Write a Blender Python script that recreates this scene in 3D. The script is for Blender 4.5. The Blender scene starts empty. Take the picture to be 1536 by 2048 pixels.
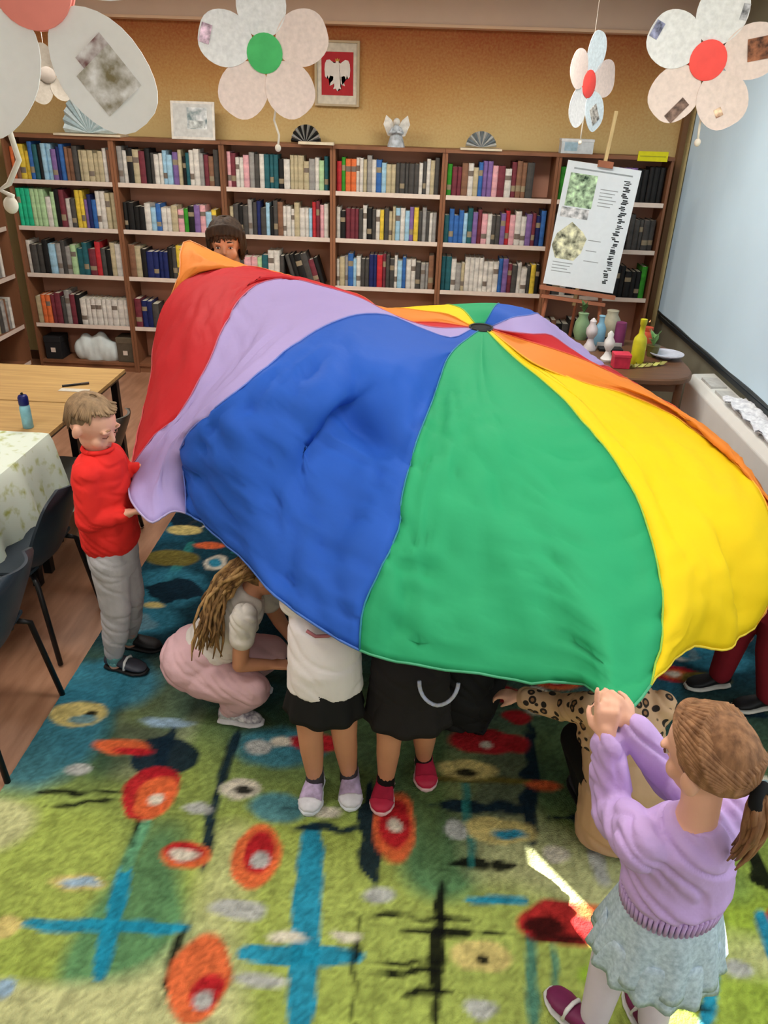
import bpy, math, random
import numpy as np
from mathutils import Vector, Matrix, noise
V = Vector
random.seed(7)
scene = bpy.context.scene
COL = scene.collection

# ------------------------------------------------------------------ camera
CAM_H = 2.2
F_PX = 1538.0
psi, th, ro = math.radians(2.02), math.radians(27.6), math.radians(2.01)
FW = V((-math.sin(psi)*math.cos(th), math.cos(psi)*math.cos(th), -math.sin(th)))
R0 = V((math.cos(psi), math.sin(psi), 0)); U0 = R0.cross(FW)
RT = math.cos(ro)*R0 + math.sin(ro)*U0
UP = math.cos(ro)*U0 - math.sin(ro)*R0
cd = bpy.data.cameras.new('camera'); cam = bpy.data.objects.new('camera', cd); COL.objects.link(cam)
cd.sensor_fit = 'VERTICAL'; cd.sensor_height = 36.0; cd.sensor_width = 27.0
cd.lens = F_PX/2048*36; cd.clip_start = .05; cd.clip_end = 100
cam.matrix_world = Matrix(((RT.x, UP.x, -FW.x, 0), (RT.y, UP.y, -FW.y, 0), (RT.z, UP.z, -FW.z, CAM_H), (0, 0, 0, 1)))
scene.camera = cam
EYE = V((0, 0, CAM_H))
def ray(x, y): return (x-768)/F_PX*RT - (y-1024)/F_PX*UP + FW
def at(x, y, Y):                       # the place at depth Y seen at a pixel
    d = ray(x, y); return EYE + d*(Y/d.y)
def atz(x, y, z=0.0):                  # the place at height z seen at a pixel
    d = ray(x, y); return EYE + d*((z-CAM_H)/d.z)

# ------------------------------------------------------------------ light
scene.view_settings.view_transform = 'Standard'
scene.view_settings.look = 'None'
scene.view_settings.gamma = 1.0
scene.view_settings.use_curve_mapping = False
scene.view_settings.exposure = 0.0
w = bpy.data.worlds.new('sky'); scene.world = w; w.use_nodes = True
w.node_tree.nodes['Background'].inputs[0].default_value = (.62, .78, 1, 1)
w.node_tree.nodes['Background'].inputs[1].default_value = 1.0

def light(name, kind, loc, direction, energy, color=(1, 1, 1), **kw):
    l = bpy.data.lights.new(name, kind); o = bpy.data.objects.new(name, l); COL.objects.link(o)
    o.location = loc; o.rotation_euler = V(direction).to_track_quat('-Z', 'Y').to_euler()
    l.energy = energy; l.color = color
    for k, v in kw.items(): setattr(l, k, v)
    return o
SUN_EL = math.radians(42)
sund = V((-.606*math.cos(SUN_EL), .795*math.cos(SUN_EL), -math.sin(SUN_EL)))
light('sun', 'SUN', (4, -3, 6), sund, 30.0, (1, .98, .94), angle=math.radians(.5))
# unseen fill added behind the camera, daylight of the right wall windows, ceiling tubes
light('fill_light_rear', 'AREA', (-.6, -2.3, 1.75), (0, 1, -.08), 20, (1, .97, .93), shape='RECTANGLE', size=4.6, size_y=1.7)
light('window_daylight_right', 'AREA', (2.0, 1.6, 1.75), (-1, .15, -.12), 34, (.93, .97, 1), shape='RECTANGLE', size=4.6, size_y=1.5)
for k, (lx, ly) in enumerate(((-1.9, -.9), (.55, -.9), (-1.9, 2.0), (.55, 2.0), (-1.9, 4.9), (.55, 4.9))):  # nearest pair is fill, added to brighten the white flower and near rug
    light('ceiling_tube_and_fill', 'AREA', (lx, ly, 2.98), (0, 0, -1), (16, 33, 52)[k//2], (1, .96, .9), shape='RECTANGLE', size=1.3, size_y=.5)

# ------------------------------------------------------------------ materials
def lin(c):
    return tuple((x/12.92 if x <= .04045 else ((x+.055)/1.055)**2.4) for x in (v/255 for v in c[:3]))
MATS = {}
def mat(name, rgb, rough=.7, var=.12, scale=30, bump=0, bscale=None, metal=0, sheen=0, emit=0, trans=0, rgb2=None, stretch=None, spec=.3):
    if name in MATS: return MATS[name]
    m = bpy.data.materials.new(name); MATS[name] = m; m.use_nodes = True
    nt = m.node_tree; b = nt.nodes['Principled BSDF']
    b.inputs['Roughness'].default_value = rough; b.inputs['Metallic'].default_value = metal
    b.inputs['Specular IOR Level'].default_value = spec
    if sheen: b.inputs['Sheen Weight'].default_value = sheen
    tc = nt.nodes.new('ShaderNodeTexCoord'); vec = tc.outputs['Object']
    if stretch:
        mp = nt.nodes.new('ShaderNodeMapping'); mp.inputs['Scale'].default_value = stretch
        nt.links.new(vec, mp.inputs[0]); vec = mp.outputs[0]
    n = nt.nodes.new('ShaderNodeTexNoise'); n.inputs['Scale'].default_value = scale; n.inputs['Detail'].default_value = 4
    nt.links.new(vec, n.inputs['Vector'])
    c = lin(rgb); c2 = lin(rgb2) if rgb2 else None
    r = nt.nodes.new('ShaderNodeValToRGB'); e = r.color_ramp.elements
    lo = tuple(x*(1-var) for x in c); hi = tuple(min(1, x*(1+var)) for x in (c2 or c))
    e[0].position = .3; e[1].position = .7; e[0].color = (*lo, 1); e[1].color = (*hi, 1)
    nt.links.new(n.outputs['Fac'], r.inputs[0]); nt.links.new(r.outputs[0], b.inputs['Base Color'])
    if emit:
        nt.links.new(r.outputs[0], b.inputs['Emission Color']); b.inputs['Emission Strength'].default_value = emit
    if bump:
        n2 = nt.nodes.new('ShaderNodeTexNoise'); n2.inputs['Scale'].default_value = bscale or scale*3; n2.inputs['Detail'].default_value = 3
        nt.links.new(vec, n2.inputs['Vector'])
        bp = nt.nodes.new('ShaderNodeBump'); bp.inputs['Strength'].default_value = bump; bp.inputs['Distance'].default_value = .01
        nt.links.new(n2.outputs['Fac'], bp.inputs['Height']); nt.links.new(bp.outputs[0], b.inputs['Normal'])
    if trans:
        t = nt.nodes.new('ShaderNodeBsdfTranslucent'); nt.links.new(r.outputs[0], t.inputs[0])
        mx = nt.nodes.new('ShaderNodeMixShader'); mx.inputs[0].default_value = trans
        nt.links.new(b.outputs[0], mx.inputs[1]); nt.links.new(t.outputs[0], mx.inputs[2])
        nt.links.new(mx.outputs[0], nt.nodes['Material Output'].inputs[0])
    return m

# ------------------------------------------------------------------ mesh helpers
def frame(d):
    d = V(d).normalized(); a = V((0, 0, 1)) if abs(d.z) < .9 else V((1, 0, 0))
    x = a.cross(d).normalized(); return x, d.cross(x)
class MB:
    def __init__(s): s.v = []; s.f = []; s.m = []
    def add(s, vs, fs, mi=0):
        o = len(s.v); s.v += [tuple(p) for p in vs]; s.f += [tuple(i+o for i in f) for f in fs]; s.m += [mi]*len(fs); return s
    def box(s, lo, hi, mi=0, M=None):
        x0, y0, z0 = lo; x1, y1, z1 = hi
        vs = [V(p) for p in ((x0,y0,z0),(x1,y0,z0),(x1,y1,z0),(x0,y1,z0),(x0,y0,z1),(x1,y0,z1),(x1,y1,z1),(x0,y1,z1))]
        if M: vs = [M @ p for p in vs]
        return s.add(vs, [(0,3,2,1),(4,5,6,7),(0,1,5,4),(1,2,6,5),(2,3,7,6),(3,0,4,7)], mi)
    def rings(s, rs, cap=True, mi=0, closed=False):
        n = len(rs[0]); vs = [p for r in rs for p in r]; fs = []
        K = len(rs)
        for k in range(K if closed else K-1):
            a, b = k*n, ((k+1) % K)*n
            for i in range(n): j = (i+1) % n; fs.append((a+i, a+j, b+j, b+i))
        if cap and not closed: fs += [tuple(reversed(range(n))), tuple(range((K-1)*n, K*n))]
        return s.add(vs, fs, mi)
    def cyl(s, p0, p1, r0, r1=None, n=14, mi=0):
        p0, p1 = V(p0), V(p1); r1 = r0 if r1 is None else r1; x, y = frame(p1-p0)
        c = [(math.cos(2*math.pi*i/n), math.sin(2*math.pi*i/n)) for i in range(n)]
        return s.rings([[p0+(x*a+y*b)*r0 for a, b in c], [p1+(x*a+y*b)*r1 for a, b in c]], mi=mi)
    def ell(s, c, ax, ay, az, n=16, m=10, mi=0):
        c, ax, ay, az = V(c), V(ax), V(ay), V(az)
        if ax.cross(ay).dot(az) < 0: ax = -ax
        vs = [c-az]; fs = []
        for k in range(1, m):
            t = -math.pi/2+math.pi*k/m
            vs += [c+az*math.sin(t)+(ax*math.cos(2*math.pi*i/n)+ay*math.sin(2*math.pi*i/n))*math.cos(t) for i in range(n)]
        vs.append(c+az); L = len(vs)-1
        for i in range(n):
            j = (i+1) % n; fs.append((0, 1+j, 1+i)); fs.append((L, L-n+i, L-n+j))
            for k in range(m-2): a = 1+k*n; fs.append((a+i, a+j, a+n+j, a+n+i))
        return s.add(vs, fs, mi)
    def sph(s, c, r, n=12, m=8, mi=0): return s.ell(c, (r,0,0), (0,r,0), (0,0,r), n, m, mi)
    def limb(s, pts, rad, n=14):
        pts = [V(p) for p in pts]
        for i in range(len(pts)):
            s.sph(pts[i], rad[i], n, 8)
            if i: s.cyl(pts[i-1], pts[i], rad[i-1], rad[i], n)
        return s
    def loft(s, secs, n=20, cap=True, mi=0):     # secs: (center, ax, ay)
        rs = []
        for c, ax, ay in secs:
            c, ax, ay = V(c), V(ax), V(ay)
            rs.append([c+ax*math.cos(2*math.pi*i/n)+ay*math.sin(2*math.pi*i/n) for i in range(n)])
        return s.rings(rs, cap, mi)
    def tube(s, pts, r, n=8, mi=0, cap=True):
        pts = [V(p) for p in pts]; rs = []; px = None
        for i, p in enumerate(pts):
            d = (pts[min(i+1, len(pts)-1)]-pts[max(i-1, 0)]).normalized()
            if px is None: x, y = frame(d)
            else: x = (px-d*px.dot(d)).normalized(); y = d.cross(x)
            px = x; rr = r[i] if isinstance(r, (list, tuple)) else r
            rs.append([p+(x*math.cos(2*math.pi*k/n)+y*math.sin(2*math.pi*k/n))*rr for k in range(n)])
        return s.rings(rs, cap, mi)
    def lathe(s, c, prof, n=20, mi=0):           # prof: (r,z)
        c = V(c)
        return s.rings([[c+V((r*math.cos(2*math.pi*i/n), r*math.sin(2*math.pi*i/n), z)) for i in range(n)] for r, z in prof], True, mi)
    def prism(s, outline, depth_vec, mi=0):      # planar outline extruded
        o = [V(p) for p in outline]; d = V(depth_vec); n = len(o)
        vs = o+[p+d for p in o]
        nrm = (o[1]-o[0]).cross(o[2]-o[0])
        fs = [tuple(range(n)), tuple(reversed(range(n, 2*n)))]+[(i, i+n, (i+1) % n+n, (i+1) % n) for i in range(n)]
        return s.add(vs, fs, mi)
    def mesh(s, name):
        me = bpy.data.meshes.new(name); me.from_pydata(s.v, [], s.f)
        me.polygons.foreach_set('material_index', s.m); me.update(); return me
def link(o, parent=None):
    COL.objects.link(o)
    if parent is not None:
        o.parent = parent; o.matrix_parent_inverse = Matrix.Translation(-parent.location)
    return o
def fixn(me):
    import bmesh
    bm = bmesh.new(); bm.from_mesh(me); bmesh.ops.recalc_face_normals(bm, faces=bm.faces); bm.to_mesh(me); bm.free()
def build(mb, name, m, parent=None, smooth=False, bevel=0, angle=None):
    me = mb.mesh(name); fixn(me)
    for x in (m if isinstance(m, (list, tuple)) else [m]): me.materials.append(x)
    o = link(bpy.data.objects.new(name, me), parent)
    if smooth: me.polygons.foreach_set('use_smooth', [True]*len(me.polygons))
    if bevel:
        b = o.modifiers.new('bevel', 'BEVEL'); b.width = bevel; b.segments = 2; b.limit_method = 'ANGLE'
    if angle and smooth:
        me.set_sharp_from_angle(angle=math.radians(angle))
    return o
def blob(mb, name, m, parent=None, voxel=.008, it=4, wr=None):    # one continuous organic surface; wr: cloth folds (depth, scale, slant)
    me = mb.mesh(name); fixn(me); o = bpy.data.objects.new(name, me); COL.objects.link(o)
    r = o.modifiers.new('r', 'REMESH'); r.mode = 'VOXEL'; r.voxel_size = voxel; r.use_smooth_shade = True
    s = o.modifiers.new('s', 'SMOOTH'); s.iterations = it; s.factor = .5
    dg = bpy.context.evaluated_depsgraph_get()
    me2 = bpy.data.meshes.new_from_object(o.evaluated_get(dg)); o.modifiers.clear(); o.data = me2
    bpy.data.meshes.remove(me); me2.name = name; me2.materials.clear(); me2.materials.append(m)
    me2.polygons.foreach_set('use_smooth', [True]*len(me2.polygons))
    if wr:
        amp, sc, sl = wr; nv_ = len(me2.vertices); co = np.empty(nv_*3); no = np.empty(nv_*3)
        me2.vertices.foreach_get('co', co); me2.vertex_normals.foreach_get('vector', no); co = co.reshape(-1, 3); no = no.reshape(-1, 3)
        dv = np.empty(nv_)
        for i in range(nv_):
            x, y, z = co[i]
            a = noise.noise(V((x*sc*.55+z*sc*sl, y*sc*.55-z*sc*sl*.6, z*sc+x*sc*sl)))
            dv[i] = max(0, 1-abs(a)*4.5)*-1.0+.7*noise.noise(V((x*sc*.5+9, y*sc*.5, z*sc*.6)))
        co += no*(dv*amp)[:, None]; me2.vertices.foreach_set('co', co.ravel()); me2.update()
    if parent is not None:
        o.parent = parent; o.matrix_parent_inverse = Matrix.Translation(-parent.location)
    return o
def tag(o, label, cat, group=None):
    o['label'] = label; o['category'] = cat
    if group: o['group'] = group
    return o
def thing(name, label, cat, loc, group=None):
    o = bpy.data.objects.new(name, None); o.empty_display_size = .1; o.location = loc; COL.objects.link(o)
    return tag(o, label, cat, group)
def struct(mb, name, m, **k):
    o = build(mb, name, m, **k); o['kind'] = 'structure'; return o
# ------------------------------------------------------------------ the room
XL, XR, YB, YF, ZC = -3.85, 2.12, 7.0, -2.6, 3.12
m_plaster = mat('plaster_beige', (206, 186, 168), .85, .03, 6)
m_olive = mat('plaster_olive', (128, 126, 108), .85, .06, 8)
m_ceil = mat('ceiling_white', (225, 218, 208), .9, .03, 5)
# mottled ochre wall, browner towards the top
mw = bpy.data.materials.new('mottled_ochre_wall'); mw.use_nodes = True
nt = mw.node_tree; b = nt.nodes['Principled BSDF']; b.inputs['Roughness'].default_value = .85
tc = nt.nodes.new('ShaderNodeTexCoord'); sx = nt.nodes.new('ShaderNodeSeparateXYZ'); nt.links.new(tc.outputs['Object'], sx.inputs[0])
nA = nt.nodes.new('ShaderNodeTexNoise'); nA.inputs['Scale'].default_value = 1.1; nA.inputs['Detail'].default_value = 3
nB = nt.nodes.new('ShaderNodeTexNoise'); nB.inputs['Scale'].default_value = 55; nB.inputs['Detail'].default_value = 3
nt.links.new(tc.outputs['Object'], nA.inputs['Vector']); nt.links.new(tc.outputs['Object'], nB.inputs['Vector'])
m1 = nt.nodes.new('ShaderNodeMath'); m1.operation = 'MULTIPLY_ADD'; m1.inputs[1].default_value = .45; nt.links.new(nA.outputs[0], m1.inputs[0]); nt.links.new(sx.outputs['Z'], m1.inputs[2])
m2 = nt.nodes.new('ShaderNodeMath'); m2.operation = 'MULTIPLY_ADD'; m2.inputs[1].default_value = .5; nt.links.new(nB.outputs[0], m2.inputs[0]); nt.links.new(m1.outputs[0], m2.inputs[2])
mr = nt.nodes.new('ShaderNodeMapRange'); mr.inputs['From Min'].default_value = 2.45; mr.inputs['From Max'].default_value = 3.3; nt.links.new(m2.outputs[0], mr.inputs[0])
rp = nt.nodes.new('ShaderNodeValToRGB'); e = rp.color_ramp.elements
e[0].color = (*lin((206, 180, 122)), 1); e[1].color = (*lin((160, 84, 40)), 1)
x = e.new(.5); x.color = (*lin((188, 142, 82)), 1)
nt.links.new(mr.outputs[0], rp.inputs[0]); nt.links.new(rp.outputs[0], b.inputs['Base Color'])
bp = nt.nodes.new('ShaderNodeBump'); bp.inputs['Strength'].default_value = .3; bp.inputs['Distance'].default_value = .01
nt.links.new(nB.outputs[0], bp.inputs['Height']); nt.links.new(bp.outputs[0], b.inputs['Normal'])

m_floor = mat('linoleum_brown', (158, 112, 84), .35, .12, 3, rgb2=(176, 132, 104), bump=.05, bscale=60, stretch=(6, 1, 1), spec=.5)
struct(MB().box((XL-.1, YF-.1, -.12), (XR+.1, YB+.1, 0)), 'floor', m_floor)
struct(MB().box((XL-.1, YF-.1, ZC), (XR+.1, YB+.1, ZC+.1)), 'ceiling', m_ceil)
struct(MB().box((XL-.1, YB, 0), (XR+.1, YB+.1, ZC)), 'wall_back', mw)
struct(MB().box((XL-.1, YF-.1, 0), (XL, YB, ZC)), 'wall_left', m_plaster)
struct(MB().box((XL, YF-.1, 0), (XR+.1, YF, ZC)), 'wall_front', mat('plaster_taupe', (140, 128, 114), .85, .03, 6))
# right wall with one long window opening (sill .64, head 2.62)
WY0, WY1 = -2.35, 6.86
mb = MB().box((XR, YF, 0), (XR+.1, YB, .69)).box((XR, YF, 2.62), (XR+.1, YB, ZC)).box((XR, WY1, .69), (XR+.1, YB, 2.62)).box((XR, YF, .69), (XR+.1, WY0, 2.62))
struct(mb, 'wall_right', m_olive)
# beam over the back wall, with its plaster lip, and the corner pilaster
struct(MB().box((XL, YB-.13, 2.785), (XR-.16, YB-.001, ZC)), 'trim_1', mat('plaster_beam', (212, 188, 168), .85, .03, 6))
struct(MB().box((XL, YB-.145, 2.765), (XR-.16, YB-.001, 2.785)), 'trim_2', mat('plaster_lip', (222, 190, 160), .8, .03, 6))
struct(MB().box((XR-.10, YB-.06, 0), (XR-.055, YB-.001, 2.765), ), 'trim_3', mat('brown_pipe_paint', (120, 84, 52), .5, .05, 9))
struct(MB().box((XR-.03, YF+.05, .665), (XR+.1, YB-.14, .695)), 'trim_4', mat('window_ledge_dark', (34, 40, 42), .5, .05, 9))
struct(MB().box((XL, YB-.02, 0), (XR, YB-.001, .08)), 'baseboard_back', mat('baseboard_brown', (96, 66, 46), .6, .1, 9))

# roller blinds in front of the window, daylight glowing through the cloth
def blind(y0, y1, label):
    t = thing('roller_blind', label, 'blind', (XR-.02, (y0+y1)/2, .69), 'pale blue roller blinds on the window wall')
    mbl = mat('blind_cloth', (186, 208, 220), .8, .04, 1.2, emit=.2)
    mb = MB(); n = 24
    rs = []
    for k in range(n+1):
        y = y0+(y1-y0)*k/n; xo = .004*math.sin(k*1.3)
        rs.append([V((XR-.022+xo, y, .70)), V((XR-.018+xo, y, .70)), V((XR-.018+xo, y, 2.66)), V((XR-.022+xo, y, 2.66))])
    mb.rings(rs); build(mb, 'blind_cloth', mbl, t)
    build(MB().cyl((XR-.02, y0, .71), (XR-.02, y1, .71), .012), 'bottom_bar', mat('blind_bar', (60, 66, 68), .4), t, True)
    build(MB().cyl((XR-.02, y0, 2.67), (XR-.02, y1, 2.67), .028), 'roller_tube', mat('blind_tube', (200, 200, 198), .4), t, True)
blind(2.9705, 6.90, 'pale blue roller blind pulled down beside the end of the bookcase')
blind(-.345, 2.97, 'pale blue roller blind over the radiator, next one towards the photographer')
blind(-2.45, -.49, 'pale blue roller blind behind the photographer, last in the row')

# convector radiator cover under the window
t = thing('radiator', 'white metal radiator with flat front and sloped top under the window', 'radiator', (1.98, 4.2, 0))
m_rad = mat('radiator_white', (226, 226, 220), .4, .02, 10)
y0, y1 = 2.7, 5.38
build(MB().prism([V((1.92, y0, .12)), V((2.11, y0, .12)), V((2.11, y0, .625)), V((1.96, y0, .615)), V((1.92, y0, .57))], (0, y1-y0, 0)), 'casing', m_rad, t, bevel=.008)
for k in range(9):
    build(MB().box((1.975, y0+.1+k*.28, .616), (2.08, y0+.3+k*.28, .634)), 'grille_slat', mat('grille_grey', (196, 196, 192), .5), t)
for yy in (y0+.25, y1-.25):
    build(MB().box((1.97, yy-.03, 0), (2.08, yy+.03, .12)), 'foot', m_rad, t)
# lacy cloth and dried flowers lying on the radiator
o = MB(); ny = 26; nx = 6
gv = []
for i in range(ny+1):
    for j in range(nx+1):
        y = 3.55+1.2*i/ny; x = 1.945+.15*j/nx
        gv.append(V((x, y, .658+.028*abs(noise.noise(V((x*22, y*16, 3)))) + .01*math.sin(i*1.7+j))))
fs = [(i*(nx+1)+j, i*(nx+1)+j+1, (i+1)*(nx+1)+j+1, (i+1)*(nx+1)+j) for i in range(ny) for j in range(nx)]
o.add(gv, fs); o.add([p-V((0, 0, .008)) for p in gv], [tuple(reversed(f)) for f in fs])
tag(build(o, 'lace_cloth', mat('lace_white', (226, 228, 236), .8, .25, 40), None, True), 'crumpled white lacy cloth lying along the radiator top', 'cloth')

# ------------------------------------------------------------------ rug
RUGC={'T': (30, 140, 172), 'N': (18, 38, 52), 'K': (14, 16, 14), 'O': (222, 105, 60), 'R': (180, 32, 42), 'W': (215, 208, 190), 'G': (182, 184, 180), 'B': (150, 178, 200), 'Y': (208, 190, 120), 'Q': (55, 128, 152), 'D': (60, 18, 16), 'L': (150, 185, 60), 'V': (100, 160, 120), 'A': (110, 100, 45), 't': (45, 125, 120)}
RUGS=[('T',-0.27,1.81,-0.22,1.18,0.044),('T',-0.41,1.37,-0.08,1.38,0.028),('T',-0.85,1.62,-0.80,1.28,0.027),('V',-0.84,1.82,-0.85,1.62,0.022),('T',-1.08,1.41,-0.60,1.43,0.020),('t',0.44,1.54,0.41,1.22,0.017),('T',0.97,1.45,0.88,1.25,0.017),('T',1.16,1.61,1.15,1.41,0.024),('t',0.50,1.45,0.48,1.23,0.010),('N',-0.62,2.29,-0.63,1.97,0.026),('N',-0.63,1.97,-0.60,1.63,0.021),('N',-0.89,2.28,-0.88,2.02,0.034),('K',-1.31,1.90,-0.94,1.92,0.015),('K',-1.20,1.85,-0.96,1.89,0.012),('K',-0.86,1.84,-0.86,1.57,0.008),('K',-0.59,1.48,-0.62,1.15,0.013),('N',-0.09,2.04,-0.05,1.61,0.041),('N',-0.34,1.82,-0.10,1.83,0.021),('K',0.17,1.68,0.14,1.20,0.024),('K',-0.13,1.51,0.29,1.53,0.012),('K',0.04,1.47,0.36,1.49,0.018),('K',-0.03,1.37,0.19,1.39,0.010),('K',-0.07,1.33,0.17,1.36,0.014),('K',0.05,1.28,0.19,1.29,0.017),('K',-0.09,1.51,-0.08,1.19,0.009),('N',0.54,2.40,0.47,1.80,0.035),('N',0.13,1.95,0.50,1.96,0.033),('K',0.20,1.71,0.42,1.73,0.025),('T',0.25,1.59,0.43,1.60,0.014),('N',-0.40,1.90,-0.12,1.92,0.013),('t',0.26,2.09,0.27,1.71,0.014),('K',1.22,1.86,1.23,1.62,0.037),('K',0.79,1.30,0.91,1.30,0.015),('N',1.34,2.56,1.54,2.52,0.043),('A',0.15,2.08,0.50,2.09,0.017),('N',0.56,1.93,0.99,1.93,0.024),('N',-1.41,3.96,-1.17,3.96,0.122),('N',-1.29,3.22,-1.03,3.20,0.131),('N',-0.58,2.98,-0.34,2.99,0.120)]
RUGE=[('Q',-1.36,2.18,0.227,0.285),('Q',-1.24,2.48,0.228,0.170),('N',-0.87,2.10,0.130,0.099),('Q',-1.25,2.95,0.187,0.118),('Q',-1.21,3.23,0.200,0.180),('Q',-0.45,2.19,0.172,0.104),('Q',-0.40,1.90,0.105,0.065),('Q',1.45,2.91,0.164,0.113),('R',-0.87,1.93,0.101,0.122),('O',-0.84,1.91,0.074,0.092),('W',-0.84,1.90,0.030,0.024),('O',-0.67,1.68,0.081,0.052),('R',-0.68,1.69,0.065,0.038),('W',-0.68,1.68,0.046,0.024),('O',-0.44,1.70,0.078,0.125),('R',-0.43,1.71,0.048,0.084),('G',-0.42,1.68,0.029,0.030),('O',0.01,1.85,0.072,0.150),('R',0.01,1.86,0.055,0.105),('W',0.01,1.85,0.024,0.029),('O',-0.52,1.29,0.087,0.128),('R',-0.49,1.25,0.044,0.049),('G',-0.49,1.23,0.027,0.025),('O',-1.05,2.14,0.105,0.043),('R',-1.00,2.12,0.075,0.020),('R',0.36,2.28,0.162,0.068),('W',0.35,2.26,0.025,0.019),('R',0.54,1.53,0.142,0.076),('D',0.48,1.52,0.061,0.033),('O',0.64,1.58,0.063,0.024),('D',0.52,1.48,0.091,0.019),('R',-0.31,2.22,0.120,0.047),('W',-0.45,2.21,0.039,0.026),('O',0.55,2.07,0.067,0.026),('R',0.43,2.57,0.086,0.051),('R',0.49,2.43,0.062,0.041),('Y',-1.28,2.30,0.118,0.070),('K',-1.23,2.30,0.026,0.017),('Q',-1.25,2.27,0.059,0.022),('B',-0.92,2.28,0.102,0.027),('W',-0.55,1.97,0.075,0.045),('K',-0.54,1.96,0.041,0.020),('Y',0.27,2.13,0.113,0.050),('K',0.27,2.11,0.045,0.020),('Y',0.37,1.86,0.118,0.054),('T',0.40,1.85,0.057,0.021),('Y',0.28,1.41,0.091,0.049),('K',0.29,1.40,0.019,0.014),('A',-1.26,3.52,0.149,0.082),('Y',-1.28,3.83,0.102,0.058),('O',-1.10,3.67,0.082,0.033),('A',-0.81,3.01,0.119,0.056),('W',-0.59,2.80,0.079,0.036),('K',-0.58,2.78,0.063,0.025),('Y',-1.22,3.07,0.048,0.025),('A',1.35,2.74,0.113,0.048),('G',-1.16,2.01,0.047,0.028),('G',-0.68,1.87,0.052,0.023),('G',-0.53,2.18,0.055,0.036),('Y',-0.98,1.56,0.084,0.028),('B',-0.97,1.56,0.056,0.017),('G',-0.46,1.50,0.085,0.033),('G',-0.03,1.58,0.050,0.026),('G',-0.35,1.29,0.073,0.022),('G',0.27,1.26,0.046,0.024),('W',-0.25,1.89,0.063,0.028),('G',0.22,1.85,0.038,0.042),('W',0.55,1.78,0.044,0.035),('G',0.69,1.76,0.030,0.082),('B',-1.05,1.22,0.033,0.029),('Y',-1.13,1.40,0.038,0.040),('W',-0.29,1.43,0.059,0.019),('W',-0.12,1.44,0.048,0.016),('Y',1.24,1.99,0.072,0.067),('G',1.03,1.42,0.044,0.027),('L',0.61,1.37,0.058,0.029)]

t_r = MB()
RX0, RX1, RY0, RY1 = -1.395, 1.86, -.6, 4.05
st = .0115
nx, ny = int((RX1-RX0)/st), int((RY1-RY0)/st)
gx = np.linspace(RX0, RX1, nx+1); gy = np.linspace(RY0, RY1, ny+1)
X, Y = np.meshgrid(gx, gy)
def vnoise(fx, fy, seed):
    rng = np.random.RandomState(seed); g = rng.rand(64, 64)
    ax = (X-RX0)*fx; ay = (Y-RY0)*fy
    i = np.floor(ax).astype(int); j = np.floor(ay).astype(int); u = ax-i; v = ay-j
    u = u*u*(3-2*u); v = v*v*(3-2*v)
    i %= 63; j %= 63
    return g[j, i]*(1-u)*(1-v)+g[j, i+1]*u*(1-v)+g[j+1, i]*(1-u)*v+g[j+1, i+1]*u*v
base = np.zeros((*X.shape, 3))
L = lambda c: np.array(lin(c))
n1 = vnoise(1.6, 1.4, 1); n2 = vnoise(3.2, 2.6, 2); n3 = vnoise(6, 18, 3)
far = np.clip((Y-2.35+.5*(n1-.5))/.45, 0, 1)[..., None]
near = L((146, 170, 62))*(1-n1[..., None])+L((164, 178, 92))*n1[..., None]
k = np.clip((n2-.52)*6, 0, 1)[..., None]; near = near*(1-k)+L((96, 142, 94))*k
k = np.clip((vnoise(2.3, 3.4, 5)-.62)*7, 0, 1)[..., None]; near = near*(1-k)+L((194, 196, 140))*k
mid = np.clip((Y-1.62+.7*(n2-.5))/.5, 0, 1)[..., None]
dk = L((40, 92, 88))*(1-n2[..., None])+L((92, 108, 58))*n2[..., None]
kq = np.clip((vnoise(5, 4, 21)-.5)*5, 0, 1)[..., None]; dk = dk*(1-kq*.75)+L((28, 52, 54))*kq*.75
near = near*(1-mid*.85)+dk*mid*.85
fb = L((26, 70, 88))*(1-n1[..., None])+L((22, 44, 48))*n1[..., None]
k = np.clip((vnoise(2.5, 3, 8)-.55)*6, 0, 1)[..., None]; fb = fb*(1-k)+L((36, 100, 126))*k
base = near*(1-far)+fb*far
def paint(mask, c):
    global base
    base = base*(1-mask[..., None])+L(c)*mask[..., None]
wob = (vnoise(18, 18, 11)-.5); wob2 = (vnoise(18, 18, 12)-.5)
# motifs out of the camera's sight: the same repertoire scattered
rng = random.Random(5)
hidE = []
for i in range(70):
    cx, cy = rng.uniform(RX0+.1, RX1-.1), rng.choice([rng.uniform(RY0, 1.05), rng.uniform(2.5, 4.0)])
    if i > 45: cx, cy = rng.uniform(1.25, RX1-.08), rng.uniform(.9, 2.3)
    a, bb = rng.uniform(.05, .12), rng.uniform(.04, .1); o1, o2, o3 = rng.choice([('O', 'R', 'W'), ('Y', 'K', None), ('G', None, None), ('R', 'O', 'W'), ('W', 'T', None)])
    hidE.append((o1, cx, cy, a, bb))
    if o2: hidE.append((o2, cx, cy, a*.6, bb*.6))
    if o3: hidE.append((o3, cx, cy, a*.3, bb*.3))
hidS = [(rng.choice('TNKt'), x0, y0, x0+rng.choice([0, .5])+.03, y0+rng.choice([0, .6])+.02, .03) for x0, y0 in [(rng.uniform(RX0, RX1), rng.choice([rng.uniform(RY0, .8), rng.uniform(2.6, 3.9)])) for _ in range(26)]]
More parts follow.
